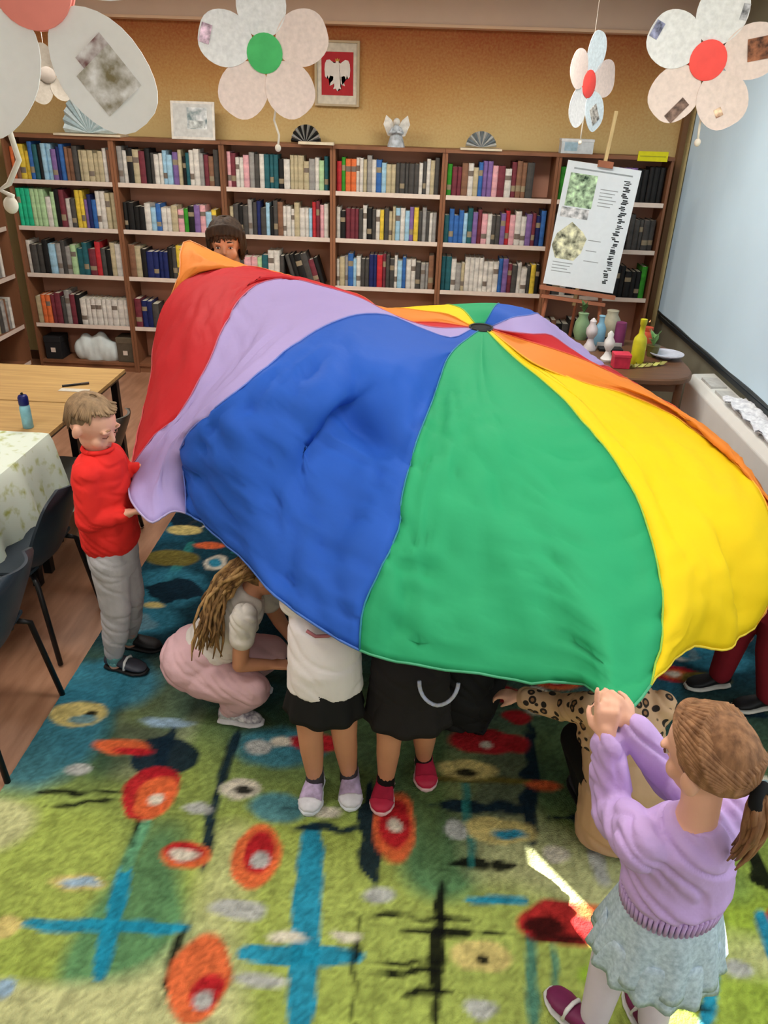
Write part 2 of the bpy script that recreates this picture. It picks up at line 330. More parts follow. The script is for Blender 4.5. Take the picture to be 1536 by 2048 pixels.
def stroke(c, x0, y0, x1, y1, hw):
    dx, dy = x1-x0, y1-y0; l2 = dx*dx+dy*dy
    tt = np.clip(((X-x0)*dx+(Y-y0)*dy)/l2, 0, 1)
    wb = .03 if c in 'KN' else .012
    d = np.hypot(X-x0-tt*dx+wob*wb, Y-y0-tt*dy+wob2*wb)
    taper = 1-(.75 if c in 'KN' else .35)*np.abs(2*tt-1)**(3 if c in 'KN' else 6)
    fray = .85+.5*wob if c in 'KN' else 1
    paint(np.clip((hw*taper*fray-d)/.010+.5, 0, 1)*(.97 if c != 't' else .8), RUGC[c])
def elli(c, cx, cy, hx, hy):
    d = np.sqrt(((X-cx+wob*.02)/hx)**2+((Y-cy+wob2*.02)/hy)**2)
    soft = .012/max(.02, min(hx, hy)); amt = .97
    if c in 'Q' or (hx > .17): soft = .35; amt = .8
    paint(np.clip((1-d)/soft+.5, 0, 1)*amt, RUGC[c])
for s in hidS: stroke(*s)
for s in hidE: elli(*s)
for s in RUGE[:8]: elli(*s)
for s in RUGS: stroke(*s)
for s in RUGE[8:]: elli(*s)
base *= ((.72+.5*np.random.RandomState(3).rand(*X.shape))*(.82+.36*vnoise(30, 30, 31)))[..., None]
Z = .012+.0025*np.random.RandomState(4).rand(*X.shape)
me = bpy.data.meshes.new('rug')
vv = np.stack([X, Y, Z], -1).reshape(-1, 3)
idx = np.arange((nx+1)*(ny+1)).reshape(ny+1, nx+1)
ff = np.stack([idx[:-1, :-1], idx[:-1, 1:], idx[1:, 1:], idx[1:, :-1]], -1).reshape(-1, 4)
nv = len(vv)
edge = np.concatenate([idx[0, :], idx[1:, -1], idx[-1, -2::-1], idx[-2:0:-1, 0]])
ev = vv[edge].copy(); ev[:, 2] = .0005
vv = np.concatenate([vv, ev]); ne = len(edge)
sk = [(int(edge[i]), int(nv+i), int(nv+(i+1) % ne), int(edge[(i+1) % ne])) for i in range(ne)]
me.from_pydata(vv.tolist(), [], ff.tolist()+sk); me.update()
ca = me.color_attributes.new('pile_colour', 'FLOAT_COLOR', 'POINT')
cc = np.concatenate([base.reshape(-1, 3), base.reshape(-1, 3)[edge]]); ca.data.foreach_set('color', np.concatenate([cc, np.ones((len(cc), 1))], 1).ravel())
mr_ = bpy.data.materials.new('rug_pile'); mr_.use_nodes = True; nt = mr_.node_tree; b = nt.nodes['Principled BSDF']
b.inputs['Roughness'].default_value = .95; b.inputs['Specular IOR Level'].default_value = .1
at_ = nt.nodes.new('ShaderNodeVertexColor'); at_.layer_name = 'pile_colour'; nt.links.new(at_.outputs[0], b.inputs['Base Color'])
n_ = nt.nodes.new('ShaderNodeTexNoise'); n_.inputs['Scale'].default_value = 160; tcx = nt.nodes.new('ShaderNodeTexCoord'); nt.links.new(tcx.outputs['Object'], n_.inputs['Vector'])
bp = nt.nodes.new('ShaderNodeBump'); bp.inputs['Strength'].default_value = .6; bp.inputs['Distance'].default_value = .01; nt.links.new(n_.outputs[0], bp.inputs['Height']); nt.links.new(bp.outputs[0], b.inputs['Normal'])
me.materials.append(mr_)
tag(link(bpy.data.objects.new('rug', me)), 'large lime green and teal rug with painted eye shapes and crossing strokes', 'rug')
# ------------------------------------------------------------------ play parachute
HUB = atz(962, 656, 1.36)
W_ = lambda x, y, z: ('w', x, y, z)
LINES = {
 0: [(897,712,1.335),(870,790,1.27),(832,890,1.19),(806,990,1.10),(785,1100,1.0),(742,1165,.94),(722,1235,.86),(718,1300,.79)],
 .3: [(930,760,1.30),(900,900,1.19),(880,1040,1.06),(860,1170,.93),(850,1260,.85),(850,1333,.78)],
 .6: [(965,760,1.29),(1000,900,1.19),(1030,1060,1.05),(1050,1200,.93),(1060,1290,.86),(1070,1362,.80)],
 .74: [(972,760,1.29),(1050,900,1.185),(1105,1060,1.055),(1135,1200,.945),(1155,1300,.87),(1172,1376,.82)],
 .82: [(980,760,1.28),(1085,900,1.18),(1155,1060,1.06),(1190,1200,.97),(1208,1310,.93),(1215,1408,.93)],
 .92: [(1000,730,1.30),(1160,890,1.18),(1250,1060,1.04),(1268,1200,.95),(1268,1310,.91),(1282,1402,.90)],
 1: [(1030,715,1.31),(1100,770,1.26),(1200,880,1.18),(1270,980,1.10),(1312,1100,1.02),(1331,1200,.95),(1326,1300,.88),(1305,1372,.86)],
 1.3: [(1040,715,1.31),(1200,830,1.2),(1330,980,1.09),(1390,1100,1.0),(1405,1200,.9),(1375,1297,.77)],
 1.65: [(1060,715,1.31),(1230,800,1.2),(1400,940,1.1),(1480,1080,1.0),(1490,1200,.84),(1455,1298,.70)],
 2: [(1090,738,1.29),(1190,772,1.22),(1290,800,1.165),(1370,842,1.13),(1440,900,1.08),(1500,965,1.03),(1545,1050,.95),(1565,1140,.84),(1512,1250,.68)],
 2.5: [(1110,722,1.30),(1230,765,1.225),(1340,815,1.165),(1420,872,1.12),(1500,952,1.05),W_(1.31,2.48,.95),W_(1.24,2.33,.80)],
 3: [(1080,690,1.335),(1150,712,1.295),(1230,748,1.225),(1300,784,1.16),W_(1.2,3.05,1.04),W_(1.27,2.93,.85)],
 3.5: [(1070,680,1.35),(1130,692,1.315),(1190,727,1.25),W_(1.05,3.45,1.10),W_(1.22,3.45,.95),W_(1.29,3.45,.78)],
 4: [(1050,668,1.37),(1110,674,1.34),(1150,705,1.28),W_(.98,3.75,1.08),W_(1.15,3.95,.8)],
 5: [(1010,640,1.40),(1050,632,1.40),W_(.62,3.92,1.30),W_(.85,4.25,1.08),W_(1.0,4.5,.8)],
 6: [(978,632,1.40),(990,613,1.41),W_(.43,4.1,1.28),W_(.47,4.5,1.08),W_(.5,4.8,.8)],
 7: [(945,630,1.395),(930,622,1.40),W_(.1,4.1,1.27),W_(0,4.5,1.08),W_(-.05,4.85,.8)],
 8: [(925,636,1.385),(870,626,1.395),W_(-.2,3.95,1.30),W_(-.45,4.35,1.15),W_(-.6,4.7,.95)],
 8.24: [(912,637,1.382),(842,629,1.387),W_(-.28,3.82,1.36),W_(-.65,4.0,1.39),(474,531,1.44)],
 8.4: [(905,639,1.38),(835,632,1.385),W_(-.3,3.77,1.38),W_(-.67,3.95,1.43),(425,503,1.52)],
 8.5: [(900,640,1.38),(825,634,1.385),W_(-.32,3.72,1.41),W_(-.68,3.9,1.45),(425,515,1.51),(379,482,1.56)],
 8.75: [(895,643,1.375),(810,638,1.38),W_(-.3,3.68,1.42),W_(-.72,3.85,1.47),(430,532,1.49),(370,540,1.46),(356,557,1.42)],
 9: [(890,646,1.37),(800,641,1.375),W_(-.27,3.63,1.43),(560,546,1.495),(470,532,1.49),(400,545,1.45),(345,585,1.36),(318,650,1.20)],
 9.5: [(893,651,1.365),(820,646,1.375),W_(-.32,3.48,1.455),(540,553,1.50),(430,572,1.45),(360,640,1.33),(312,725,1.15),(292,790,1.0)],
 10: [(895,657,1.36),(820,645,1.385),(735,602,1.45),(640,571,1.49),(545,554,1.50),(490,585,1.46),(440,670,1.36),(410,740,1.27),(372,812,1.16),(302,880,1.0),(262,935,.88)],
 10.25: [(898,660,1.358),(825,648,1.385),(735,606,1.455),(640,585,1.485),(560,600,1.46),(490,680,1.365),(430,765,1.25),(350,850,1.10),(285,930,.94),(257,988,.87)],
 10.5: [(900,664,1.355),(830,654,1.385),(745,612,1.46),(650,605,1.48),(560,645,1.43),(480,722,1.34),(405,808,1.21),(335,900,1.03),(300,970,.92),(292,1038,.85)],
 11: [(905,676,1.345),(862,666,1.365),(800,636,1.43),(740,627,1.46),(680,640,1.46),(600,680,1.43),(520,742,1.37),(450,800,1.29),(362,886,1.10),(353,940,.99),(368,1026,.86)],
 11.3: [(915,683,1.34),(850,676,1.38),(760,662,1.42),(650,712,1.41),(540,800,1.31),(460,880,1.18),(425,960,1.03),(430,1020,.92),(455,1086,.83)],
 11.5: [(920,688,1.335),(860,690,1.37),(770,712,1.395),(680,780,1.36),(600,870,1.25),(540,960,1.11),(515,1040,.99),(520,1110,.89),(532,1175,.82)],
 11.75: [(925,695,1.335),(870,712,1.355),(800,770,1.33),(740,850,1.24),(690,960,1.10),(650,1070,.98),(622,1160,.88),(618,1242,.80)],
}
def hermite(ts, ps, t):
    # non-uniform Catmull-Rom through ps at ts
    n = len(ts); k = max(0, min(n-2, int(np.searchsorted(ts, t, side='right')-1)))
    h = ts[k+1]-ts[k]; u = (t-ts[k])/h
    def tan(i):
        if i == 0: return (ps[1]-ps[0])/(ts[1]-ts[0])
        if i == n-1: return (ps[-1]-ps[-2])/(ts[-1]-ts[-2])
        a = (ps[i]-ps[i-1])/(ts[i]-ts[i-1]); c = (ps[i+1]-ps[i])/(ts[i+1]-ts[i])
        return (a*(ts[i+1]-ts[i])+c*(ts[i]-ts[i-1]))/(ts[i+1]-ts[i-1])
    m0, m1 = tan(k), tan(k+1)
    return ps[k]*(2*u**3-3*u*u+1)+m0*h*(u**3-2*u*u+u)+ps[k+1]*(3*u*u-2*u**3)+m1*h*(u**3-u*u)
KR = 14
LK = sorted(LINES); LV = []
for a in LK:
    pts = []
    for c in LINES[a]:
        pts.append(np.array(c[1:]) if c[0] == 'w' else np.array(atz(*c)))
    d0 = pts[min(1, len(pts)-1)]-np.array(HUB); d0[2] *= .3; d0 /= np.linalg.norm(d0)
    pts = [np.array(HUB)+d0*.05]+pts
    ts = np.concatenate([[0], np.cumsum([np.linalg.norm(pts[i+1]-pts[i]) for i in range(len(pts)-1)])]); ts /= ts[-1]
    LV.append(np.array([hermite(ts, pts, t) for t in np.linspace(0, 1, KR)]))
LKp = [LK[-2]-12, LK[-1]-12]+LK+[12, 12+LK[1]]; LVp = [LV[-2], LV[-1]]+LV+[LV[0], LV[1]]
NA, NR = 22, 76
TS = np.linspace(0, 1, KR)
G = np.zeros((12*NA, NR+1, 3))
for i in range(12*NA):
    knots = hermite(np.array(LKp, float), LVp, i/NA)
    for j in range(NR+1): G[i, j] = hermite(TS, list(knots), j/NR)
for _ in range(3):    # relax sharp seams of the interpolation
    S_ = .25*np.roll(G, 1, 0)+.25*np.roll(G, -1, 0)+.5*G
    G[:, 1:-1] = .5*G[:, 1:-1]+.5*S_[:, 1:-1]
# normals, then creases of the thin nylon
dA = np.roll(G, -1, 0)-np.roll(G, 1, 0); dR = np.gradient(G, axis=1)
Nn = np.cross(dR, dA); Nn /= (np.linalg.norm(Nn, axis=2, keepdims=True)+1e-9)
if Nn[0, NR//2, 2] < 0: Nn = -Nn
for i in range(12*NA):
    a = i/NA
    for j in range(NR+1):
        r = j/NR; p = V(G[i, j])
        am = .95 if a > 10.95 else (.7 if a < 1.0 else .4)
        env = min(1, max(0, (r-.22)/.4))*(1 if r < .97 else .6)
        wr = abs(noise.noise(V((a*7.5+2.0*noise.noise(p*1.7), r*2.2, 3.1))))*.030
        wr += abs(noise.noise(V((p.x*5+p.z*4, p.y*5-p.z*3, p.z*9))))*.016
        wr += noise.noise(V((p.x*2.2, p.y*2.2, p.z*2.2+5)))*.020
        cz_ = noise.noise(V((p.x*9+p.z*7+a, p.y*6-p.z*2, p.z*5)))
        wr -= .016*max(0, 1-abs(cz_)*7)*(1 if (a > 10.95 or a < 1.0) else .35)
        cz_ = noise.noise(V((a*11+3*noise.noise(p*2.3), r*3.5, 9.7)))
        wr -= .020*max(0, 1-abs(cz_)*5)
        if 11.2 < a or a < .02:      # deep fold across the blue panel
            aa = a if a > 1 else a+12
            q = (aa-11.62)/.16+ (r-.55)*2.0
            wr -= .10*math.exp(-q*q)*math.exp(-((r-.68)/.2)**2)
            q2 = (r-.52-(aa-11.6)*.25)/.05
            wr -= .075*math.exp(-q2*q2)*math.exp(-((aa-11.68)/.25)**2)
        if 1.1 < a < 2:
            q = (a-1.62-(r-.8)*.9)/.10
            wr -= .11*math.exp(-q*q)*math.exp(-((r-.86)/.14)**2)
        if .05 < a < .85:            # gathered hem of the green panel
            wr += .012*math.sin(a*34+r*5)*max(0, (r-.86)/.14)
        if .7 < a < .96:
            wr += .014*math.sin(a*150)*max(0, (r-.72)/.28)*.6
        if 10.7 < a < 11.3: env *= 1-.85*math.exp(-((a-11)/.16)**2)*(1-max(0, min(1, (r-.72)/.12)))
        if a > 10.95: env *= max(.15, min(1, (r-.3)/.2))
        G[i, j] += Nn[i, j]*(wr-.012)*am*env*1.5
par = thing('play_parachute', 'huge rainbow striped nylon play parachute billowing over the rug, black centre hole', 'parachute', (HUB.x, HUB.y, 0))
PC = {'green': (46, 162, 108), 'yellow': (240, 206, 24), 'orange': (232, 138, 58), 'red': (198, 42, 48), 'lavender': (172, 156, 208), 'blue': (42, 92, 188)}
names = ['green', 'yellow', 'orange', 'red', 'lavender', 'blue']*2
def nylon(nm):
    return mat('nylon_'+nm, PC[nm], .65, .03, 3, bump=.45, bscale=9, trans=.14, spec=.15)
for g in range(12):
    mb = MB(); n = NA+1; vs = []
    for i in range(n):
        for j in range(NR+1): vs.append(G[(g*NA+i) % (12*NA), j])
    fs = [(i*(NR+1)+j, (i+1)*(NR+1)+j, (i+1)*(NR+1)+j+1, i*(NR+1)+j+1) for i in range(NA) for j in range(NR)]
    mb.add(vs, fs)
    me = mb.mesh('panel'); fixn(me); me.materials.append(nylon(names[g])); me.polygons.foreach_set('use_smooth', [True]*len(me.polygons))
    o = link(bpy.data.objects.new('panel', me), par); o['label'] = names[g]+' nylon panel'
    sd = o.modifiers.new('thickness', 'SOLIDIFY'); sd.thickness = .0016; sd.offset = 0
    # stitched seam along the panel's first edge
    pts = [V(G[(g*NA) % (12*NA), j])+V(Nn[(g*NA) % (12*NA), j])*.0012 for j in range(0, NR+1, 2)]
    c = tuple(min(255, int(.5*(x+y)*.98)) for x, y in zip(PC[names[g]], PC[names[g-1]]))
    build(MB().tube(pts, .0032, 6), 'seam', mat('seam_%s_%s' % (names[g], names[g-1]), c, .6, .05), par, True)
    # hem along the rim
    pts = [V(G[(g*NA+i) % (12*NA), NR]) for i in range(n)]
    build(MB().tube(pts, .0042, 6), 'hem', mat('hem_'+names[g], tuple(int(x*.75+40) for x in PC[names[g]]), .6, .05), par, True)
ring = [V(G[i, 0]) for i in range(0, 12*NA, 4)]
cc = sum(ring, V())/len(ring)
mb = MB(); nR = len(ring)
mb.add([cc+V((0, 0, -.006))]+[cc+(p-cc)*1.05+V((0, 0, .002)) for p in ring], [(0, 1+i, 1+(i+1) % nR) for i in range(nR)])
o = build(mb, 'centre_mesh', mat('black_netting', (12, 14, 16), .8, .2, 200), par, True)
o.modifiers.new('thickness', 'SOLIDIFY').thickness = .002
build(MB().tube(ring+[ring[0]], .006, 6), 'centre_ring', mat('black_binding', (16, 18, 18), .6), par, True)
# ------------------------------------------------------------------ bookcases and books
m_case = mat('bookcase_brown', (124, 82, 56), .5, .18, 4, bump=.04, bscale=40, stretch=(1, 1, .12), rgb2=(140, 94, 66))
m_caseb = mat('bookcase_back', (188, 136, 112), .6, .08, 4)
m_strip = mat('label_strip', (222, 206, 192), .5, .06, 20)
YFR = 6.70; BW = .894; BX0 = -2.532-BW
ROWZ = [1.593, 1.229, .843, .41, .085]
CASETOP = 1.94
def panel_part(lo, hi, name, parent, m=None): return build(MB().box(lo, hi), name, m or m_case, parent)
ords = ['leftmost', 'second', 'third', 'fourth', 'fifth', 'rightmost']
for k in range(6):
    x0, x1 = BX0+k*BW, BX0+(k+1)*BW
    lab = {0: 'brown wooden bookcase unit in the left corner, leftmost against the ochre wall', 5: 'brown wooden bookcase unit beside the blind, rightmost, behind the easel'}.get(k, 'brown wooden bookcase unit, %s from the left along the ochre wall' % ords[k])
    t = thing('bookcase', lab, 'bookcase', ((x0+x1)/2, 6.84, 0), 'bookcase units along the back wall')
    panel_part((x0+.001, YFR, 0), (x0+.022, 6.985, CASETOP-.025), 'side_panel', t)
    panel_part((x1-.022, YFR, 0), (x1-.001, 6.985, CASETOP-.025), 'side_panel', t)
    panel_part((x0+.001, YFR-.012, CASETOP-.025), (x1-.001, 6.985, CASETOP), 'top_board', t)
    panel_part((x0+.022, 6.968, .08), (x1-.022, 6.984, CASETOP-.025), 'back_panel', t, m_caseb)
    panel_part((x0+.022, YFR+.02, 0), (x1-.022, YFR+.04, .06), 'plinth', t)
    for z in ROWZ:
        s = panel_part((x0+.0225, YFR+.006, z-.025), (x1-.0225, 6.967, z), 'shelf', t)
        if z > .1: panel_part((x0+.024, YFR+.001, z-.022), (x1-.024, YFR+.0055, z+.012), 'label_strip', s, m_strip)
# bookcase along the left wall, standing at right angles
t = thing('bookcase', 'brown wooden bookcase along the left wall, standing at right angles to the others', 'bookcase', (-3.65, 5.6, 0))
for y in (4.62, 6.62):
    panel_part((-3.84, y, 0), (-3.47, y+.022, CASETOP-.03), 'side_panel', t)
panel_part((-3.84, 4.6, CASETOP-.03), (-3.46, 6.65, CASETOP), 'top_board', t)
panel_part((-3.845, 4.642, .08), (-3.83, 6.62, CASETOP-.03), 'back_panel', t, m_caseb)
for z in ROWZ:
    s = panel_part((-3.829, 4.6425, z-.025), (-3.476, 6.6195, z), 'shelf', t)
    panel_part((-3.4755, 4.644, z-.022), (-3.471, 6.618, z+.012), 'label_strip', s, m_strip)

BC = {'k': ((26, 26, 26), 'black'), 'd': ((70, 68, 66), 'dark grey'), 'g': ((148, 146, 142), 'grey'), 'w': ((206, 202, 194), 'white'), 'c': ((182, 170, 138), 'cream'),
      't': ((128, 92, 70), 'brown'), 'b': ((52, 100, 166), 'blue'), 'n': ((30, 40, 92), 'navy'), 'l': ((150, 190, 212), 'light blue'), 'e': ((36, 90, 98), 'teal'),
      'G': ((52, 140, 40), 'bright green'), 'u': ((38, 182, 136), 'turquoise'), 'p': ((166, 198, 150), 'pale green'), 'r': ((184, 48, 54), 'red'), 'm': ((112, 48, 58), 'maroon'),
      'P': ((214, 160, 166), 'pink'), 'o': ((214, 110, 60), 'orange'), 'y': ((214, 186, 66), 'yellow'), 'v': ((122, 96, 150), 'violet')}
m_pages = mat('book_pages', (226, 218, 198), .9, .1, 60)
BM = {k: mat('book_'+v[1].replace(' ', '_'), v[0], .55, .25, 14, rgb2=tuple(min(255, int(x*1.06)) for x in v[0]), stretch=(1, 1, 1.5)) for k, v in BC.items()}
BM['_'] = mat('book_title_band', (120, 108, 98), .5); BM['-'] = mat('book_title_band_pale', (150, 136, 110), .5)
_bk = {}
def book_mesh(w, h, d, ck, band):
    key = (round(w, 3), round(h, 2), round(d, 2), ck, band)
    if key in _bk: return _bk[key]
    w, h, d = key[:3]; mb = MB()
    c = .003; hw = w/2
    # covers and rounded spine as one wrap, page block recessed
    prof = [(-hw, d), (-hw, .008), (-hw*.6, .002), (0, 0), (hw*.6, .002), (hw, .008), (hw, d), (hw-c, d), (hw-c, .011), (0, .006), (-hw+c, .011), (-hw+c, d)]
    mb.prism([V((x, y, 0)) for x, y in prof], (0, 0, h))
    mb.box((-hw+c, .011, .004), (hw-c, d-.006, h-.005), 1)
    if band:
        z = h*(.62 if band == 1 else .2); mb.prism([V((x, y-.0006, z)) for x, y in [(-hw*.98, .0075), (-hw*.6, .0018), (0, -.0002), (hw*.6, .0018), (hw*.98, .0075), (0, .003)]], (0, 0, h*.16), 2)
    me = mb.mesh('book'); fixn(me)
    for q in (BM[ck], m_pages, BM['_' if ck in 'wcgplPyo' else '-']): me.materials.append(q)
    _bk[key] = me; return me
CELLS = {(0,1):"otyybekllvnbttdcccccwt", (0,2):"uuupppwpkmwdyyvnbwwcc", (0,3):"wddklgdgpeemrdkcw", (0,4):"coommdgmkwwwwwwwww",
 (1,1):"gwkcmkdwwllvckewwgmtd", (1,2):"kkkkwlbwwcPGkvPly", (1,3):"tcknnnnkdyw", (1,4):"mnnd",
 (2,1):"PmwwPgdweeekwccccgwpe", (2,2):"cdkdgdndlkdtwwwcwwlrmPw", (2,3):"ddPPpewwddkkdmk",
 (3,1):"rGoowwcgwblccdddddwdwcd", (3,2):"wkmmmdwkdwydcclwlvydgdwg", (3,3):"wcgblwddnnrmddwlbwwdggt", (3,4):"dkwttPkw",
 (4,1):"GmmtwcbvvPmwmttd", (4,2):"ebbblevmPwddvrPwwvmnb", (4,3):"eewgcwwwwwwwbvmdwwdyk",
 (5,1):"GGkdwckdwdvvkkkkk", (5,2):"dckdwkgdddddddddddd", (5,3):"kdwkdkkkkkkkkkkG", (5,4):"dktkdkkdvmyd"}
HT = {(1,2):.20, (0,2):.27, (1,3):.25, (2,3):.25, (3,4):.22, (5,4):.22}
bays = ['leftmost', 'second', 'third', 'fourth', 'fifth', 'rightmost']; rows = ['top', 'second', 'third', 'fourth']
def ordinal(n):
    return ['first','second','third','fourth','fifth','sixth','seventh','eighth','ninth','tenth','eleventh','twelfth','thirteenth','fourteenth','fifteenth','sixteenth','seventeenth','eighteenth','nineteenth','twentieth','twenty-first','twenty-second','twenty-third','twenty-fourth'][n-1]
rng = random.Random(11)
STUFF = MB(); smats = []; n_single = 0
def stuff_book(me, M):
    for mt in me.materials:
        if mt not in smats: smats.append(mt)
    mi = [smats.index(mt) for mt in me.materials]
    o = len(STUFF.v); STUFF.v += [tuple(M @ v.co) for v in me.vertices]
    for p in me.polygons: STUFF.f.append(tuple(i+o for i in p.vertices)); STUFF.m.append(mi[p.material_index])
small_cells = {(5,1), (5,2), (5,4), (3,4), (1,4)}
for (bay, row), s in CELLS.items():
    x0 = BX0+bay*BW+.026; zs = ROWZ[row-1]; room = ([CASETOP]+ROWZ)[row-1]-.025-zs
    width = BW-.052; ws = []
    for c in s: ws.append(rng.uniform(.028, .05))
    tot = sum(ws)
    full = {(1,2): .93, (1,3): .62, (1,4): .25, (2,3): .86, (3,4): .5, (4,1): .82, (5,4): .7, (2,1): .985}.get((bay, row), .985)
    k = width*full/tot; ws = [w_*k for w_ in ws]
    x = x0; hb = HT.get((bay, row), .255); i = 0; prev = None
    run_h = hb
    for c, w_ in zip(s, ws):
        i += 1
        if c != prev or rng.random() < .35: run_h = min(room-.02, hb*rng.uniform(.84, 1.12))
        h = run_h; prev = c
        d = rng.uniform(.16, .2)
        bi = rng.choice([0, 0, 0, 0, 1, 2]); w2 = round(w_-.0016, 3)
        me = book_mesh(w2, h, d, c, bi)
        yy = YFR+rng.uniform(.03, .055)
        lean = 0
        M = Matrix.Translation((x+w_/2, yy, zs+.0006))
        if (bay, row) == (2, 3) and i > 9:
            lean = -math.radians(17); M = Matrix.Translation((x+w_/2+.072, yy, zs+.001+abs(math.sin(lean))*w_/2)) @ Matrix.Rotation(lean, 4, 'Y')
        if (bay, row) in small_cells or n_single >= 298:
            stuff_book(me, M)
        else:
            o = bpy.data.objects.new('book', me); COL.objects.link(o); o.matrix_world = M; n_single += 1
            size = 'thick' if w_ > .043 else ('slim' if w_ < .034 else 'upright')
            bl = 'rightmost' if bay == 5 else bays[bay]
            tag(o, '%s %s book, %s from left, %s shelf of %s bookcase unit' % (size, BC[c][1], ordinal(i), rows[row-1], bl), 'book', 'books on the back wall bookcase')
        x += w_
# left-wall bookcase rows, dense and seen edge-on
for row in range(4):
    y = 6.55
    while y > 5.2:
        w_ = rng.uniform(.03, .05); c = rng.choice('wgdkcwgt'); h = rng.uniform(.21, .28)
        stuff_book(book_mesh(w_-.002, h, .18, c, 0), Matrix.Translation((-3.51-rng.uniform(0, .02), y-w_/2, ROWZ[row]+.0006)) @ Matrix.Rotation(math.pi/2, 4, 'Z'))
        y -= w_
o = build(STUFF, 'shelved_books', smats); o['kind'] = 'stuff'
tag(o, 'remaining rows of closely packed books at the dim ends of the bookcases', 'books')
# bottom shelf of the left unit: white bag and boxes
t_ = MB()
for i in range(7):
    a = i/6
    t_.ell((-3.06+.29*a, 6.80, .17+.03*math.sin(i*2)), (.07, 0, 0), (0, .07, 0), (0, 0, .10+.05*math.sin(a*3.1)))
tag(blob(t_, 'cloth_bag', mat('bag_white', (214, 224, 222), .8, .1, 10, bump=.3, bscale=14), None, .012, 5), 'crumpled white cloth bag on the bottom shelf behind the wooden table', 'bag')
for (a, c_, hh, nm, lb) in ((-3.30, (30, 30, 32), .2, 'archive_box', 'black archive box on the bottom shelf, left of the white bag'), (-2.635, (90, 80, 66), .22, 'archive_box', 'olive brown archive box on the bottom shelf, right of the white bag')):
    t = thing(nm, lb, 'box', (a, 6.82, .085))
    build(MB().box((a-.075, 6.73, .0865), (a+.075, 6.9, .0865+hh)), 'body', mat('box%d' % c_[0], c_, .7, .1), t, bevel=.004)
    build(MB().box((a-.078, 6.727, .0865+hh-.05), (a+.078, 6.903, .0865+hh+.003)), 'lid', mat('boxlid%d' % c_[0], tuple(int(v*1.15) for v in c_), .7, .1), t, bevel=.004)
    build(MB().box((a-.02, 6.7245, .15), (a+.02, 6.7295, .19)), 'label_card', m_strip, t)

# ------------------------------------------------------------------ tables on the left
m_oak = mat('table_beech', (180, 144, 92), .4, .1, 3, bump=.03, bscale=30, stretch=(1, 14, 1), rgb2=(188, 154, 100))
m_edge = mat('table_edge', (70, 52, 36), .5); m_blk = mat('black_steel', (18, 18, 20), .4, .1)
def table(x0, x1, y0, y1, label, legs=True):
    t = thing('school_table', label, 'table', ((x0+x1)/2, (y0+y1)/2, 0), 'tables pushed together on the left')
    tp = build(MB().box((x0+.004, y0+.004, .697), (x1-.004, y1-.004, .72)), 'table_top', m_oak, t)
    build(MB().box((x0+.001, y0+.001, .692), (x1-.001, y1-.001, .7)), 'edge_band', m_edge, tp)
    for x in (x0+.06, x1-.06):
        for y in (y0+.06, y1-.06):
            build(MB().box((x-.02, y-.02, 0), (x+.02, y+.02, .692)), 'leg', m_blk, t)
    build(MB().box((x0+.06, y0+.05, .64), (x1-.06, y0+.07, .69)), 'apron', m_blk, t)
    build(MB().box((x0+.06, y1-.07, .64), (x1-.06, y1-.05, .69)), 'apron', m_blk, t)
table(-3.15, -1.80, 3.93, 4.57, 'light wooden table by the bookcase with dark marker lying on it')
table(-3.15, -1.80, 3.28, 3.925, 'light wooden table with spray bottle, its near edge under the cloth')
table(-3.15, -1.80, 2.05, 3.275, 'table completely covered by the pale floral tablecloth')
# tablecloth
mcl = bpy.data.materials.new('floral_cloth'); mcl.use_nodes = True; nt = mcl.node_tree; b = nt.nodes['Principled BSDF']; b.inputs['Roughness'].default_value = .8
tc = nt.nodes.new('ShaderNodeTexCoord'); vo = nt.nodes.new('ShaderNodeTexVoronoi'); vo.inputs['Scale'].default_value = 16; nz = nt.nodes.new('ShaderNodeTexNoise'); nz.inputs['Scale'].default_value = 22
nt.links.new(tc.outputs['Object'], vo.inputs['Vector']); nt.links.new(tc.outputs['Object'], nz.inputs['Vector'])
rp = nt.nodes.new('ShaderNodeValToRGB'); e = rp.color_ramp.elements
e[0].position = .36; e[0].color = (*lin((166, 172, 98)), 1); e[1].position = .62; e[1].color = (*lin((214, 226, 212)), 1); e.new(.47).color = (*lin((190, 202, 160)), 1)
mxx = nt.nodes.new('ShaderNodeMath'); mxx.operation = 'MULTIPLY_ADD'; mxx.inputs[1].default_value = .35; nt.links.new(vo.outputs['Distance'], mxx.inputs[0]); nt.links.new(nz.outputs[0], mxx.inputs[2])
nt.links.new(mxx.outputs[0], rp.inputs[0]); nt.links.new(rp.outputs[0], b.inputs['Base Color'])
mb = MB(); n_y = 40; prof = []
cl_y0, cl_y1 = 1.95, 3.47
rs = []
for i in range(n_y+1):
    y = cl_y0+(cl_y1-cl_y0)*i/n_y; wv = .016*math.sin(y*17)+.01*math.sin(y*41+1)
    row = [(-3.2, .30), (-3.17, .6), (-3.155, .729), (-2.5, .7295), (-1.83, .7295), (-1.798, .727), (-1.782+wv*.3, .69), (-1.765+wv*.7, .6), (-1.745+wv*1.1, .5), (-1.725+wv*1.6, .36+.02*math.sin(y*9))]
    up = [V((x, y, z)) for x, z in row]; dn = [V((x-.003 if k > 4 else x+.003 if k < 2 else x, y, z-(.003 if 2 <= k <= 4 else 0))) for k, (x, z) in enumerate(row)]
    rs.append(up+list(reversed(dn)))
mb.rings(rs)
tag(build(mb, 'tablecloth', mcl, None, True, angle=50), 'pale green and white floral tablecloth hanging over the nearest left table', 'tablecloth')
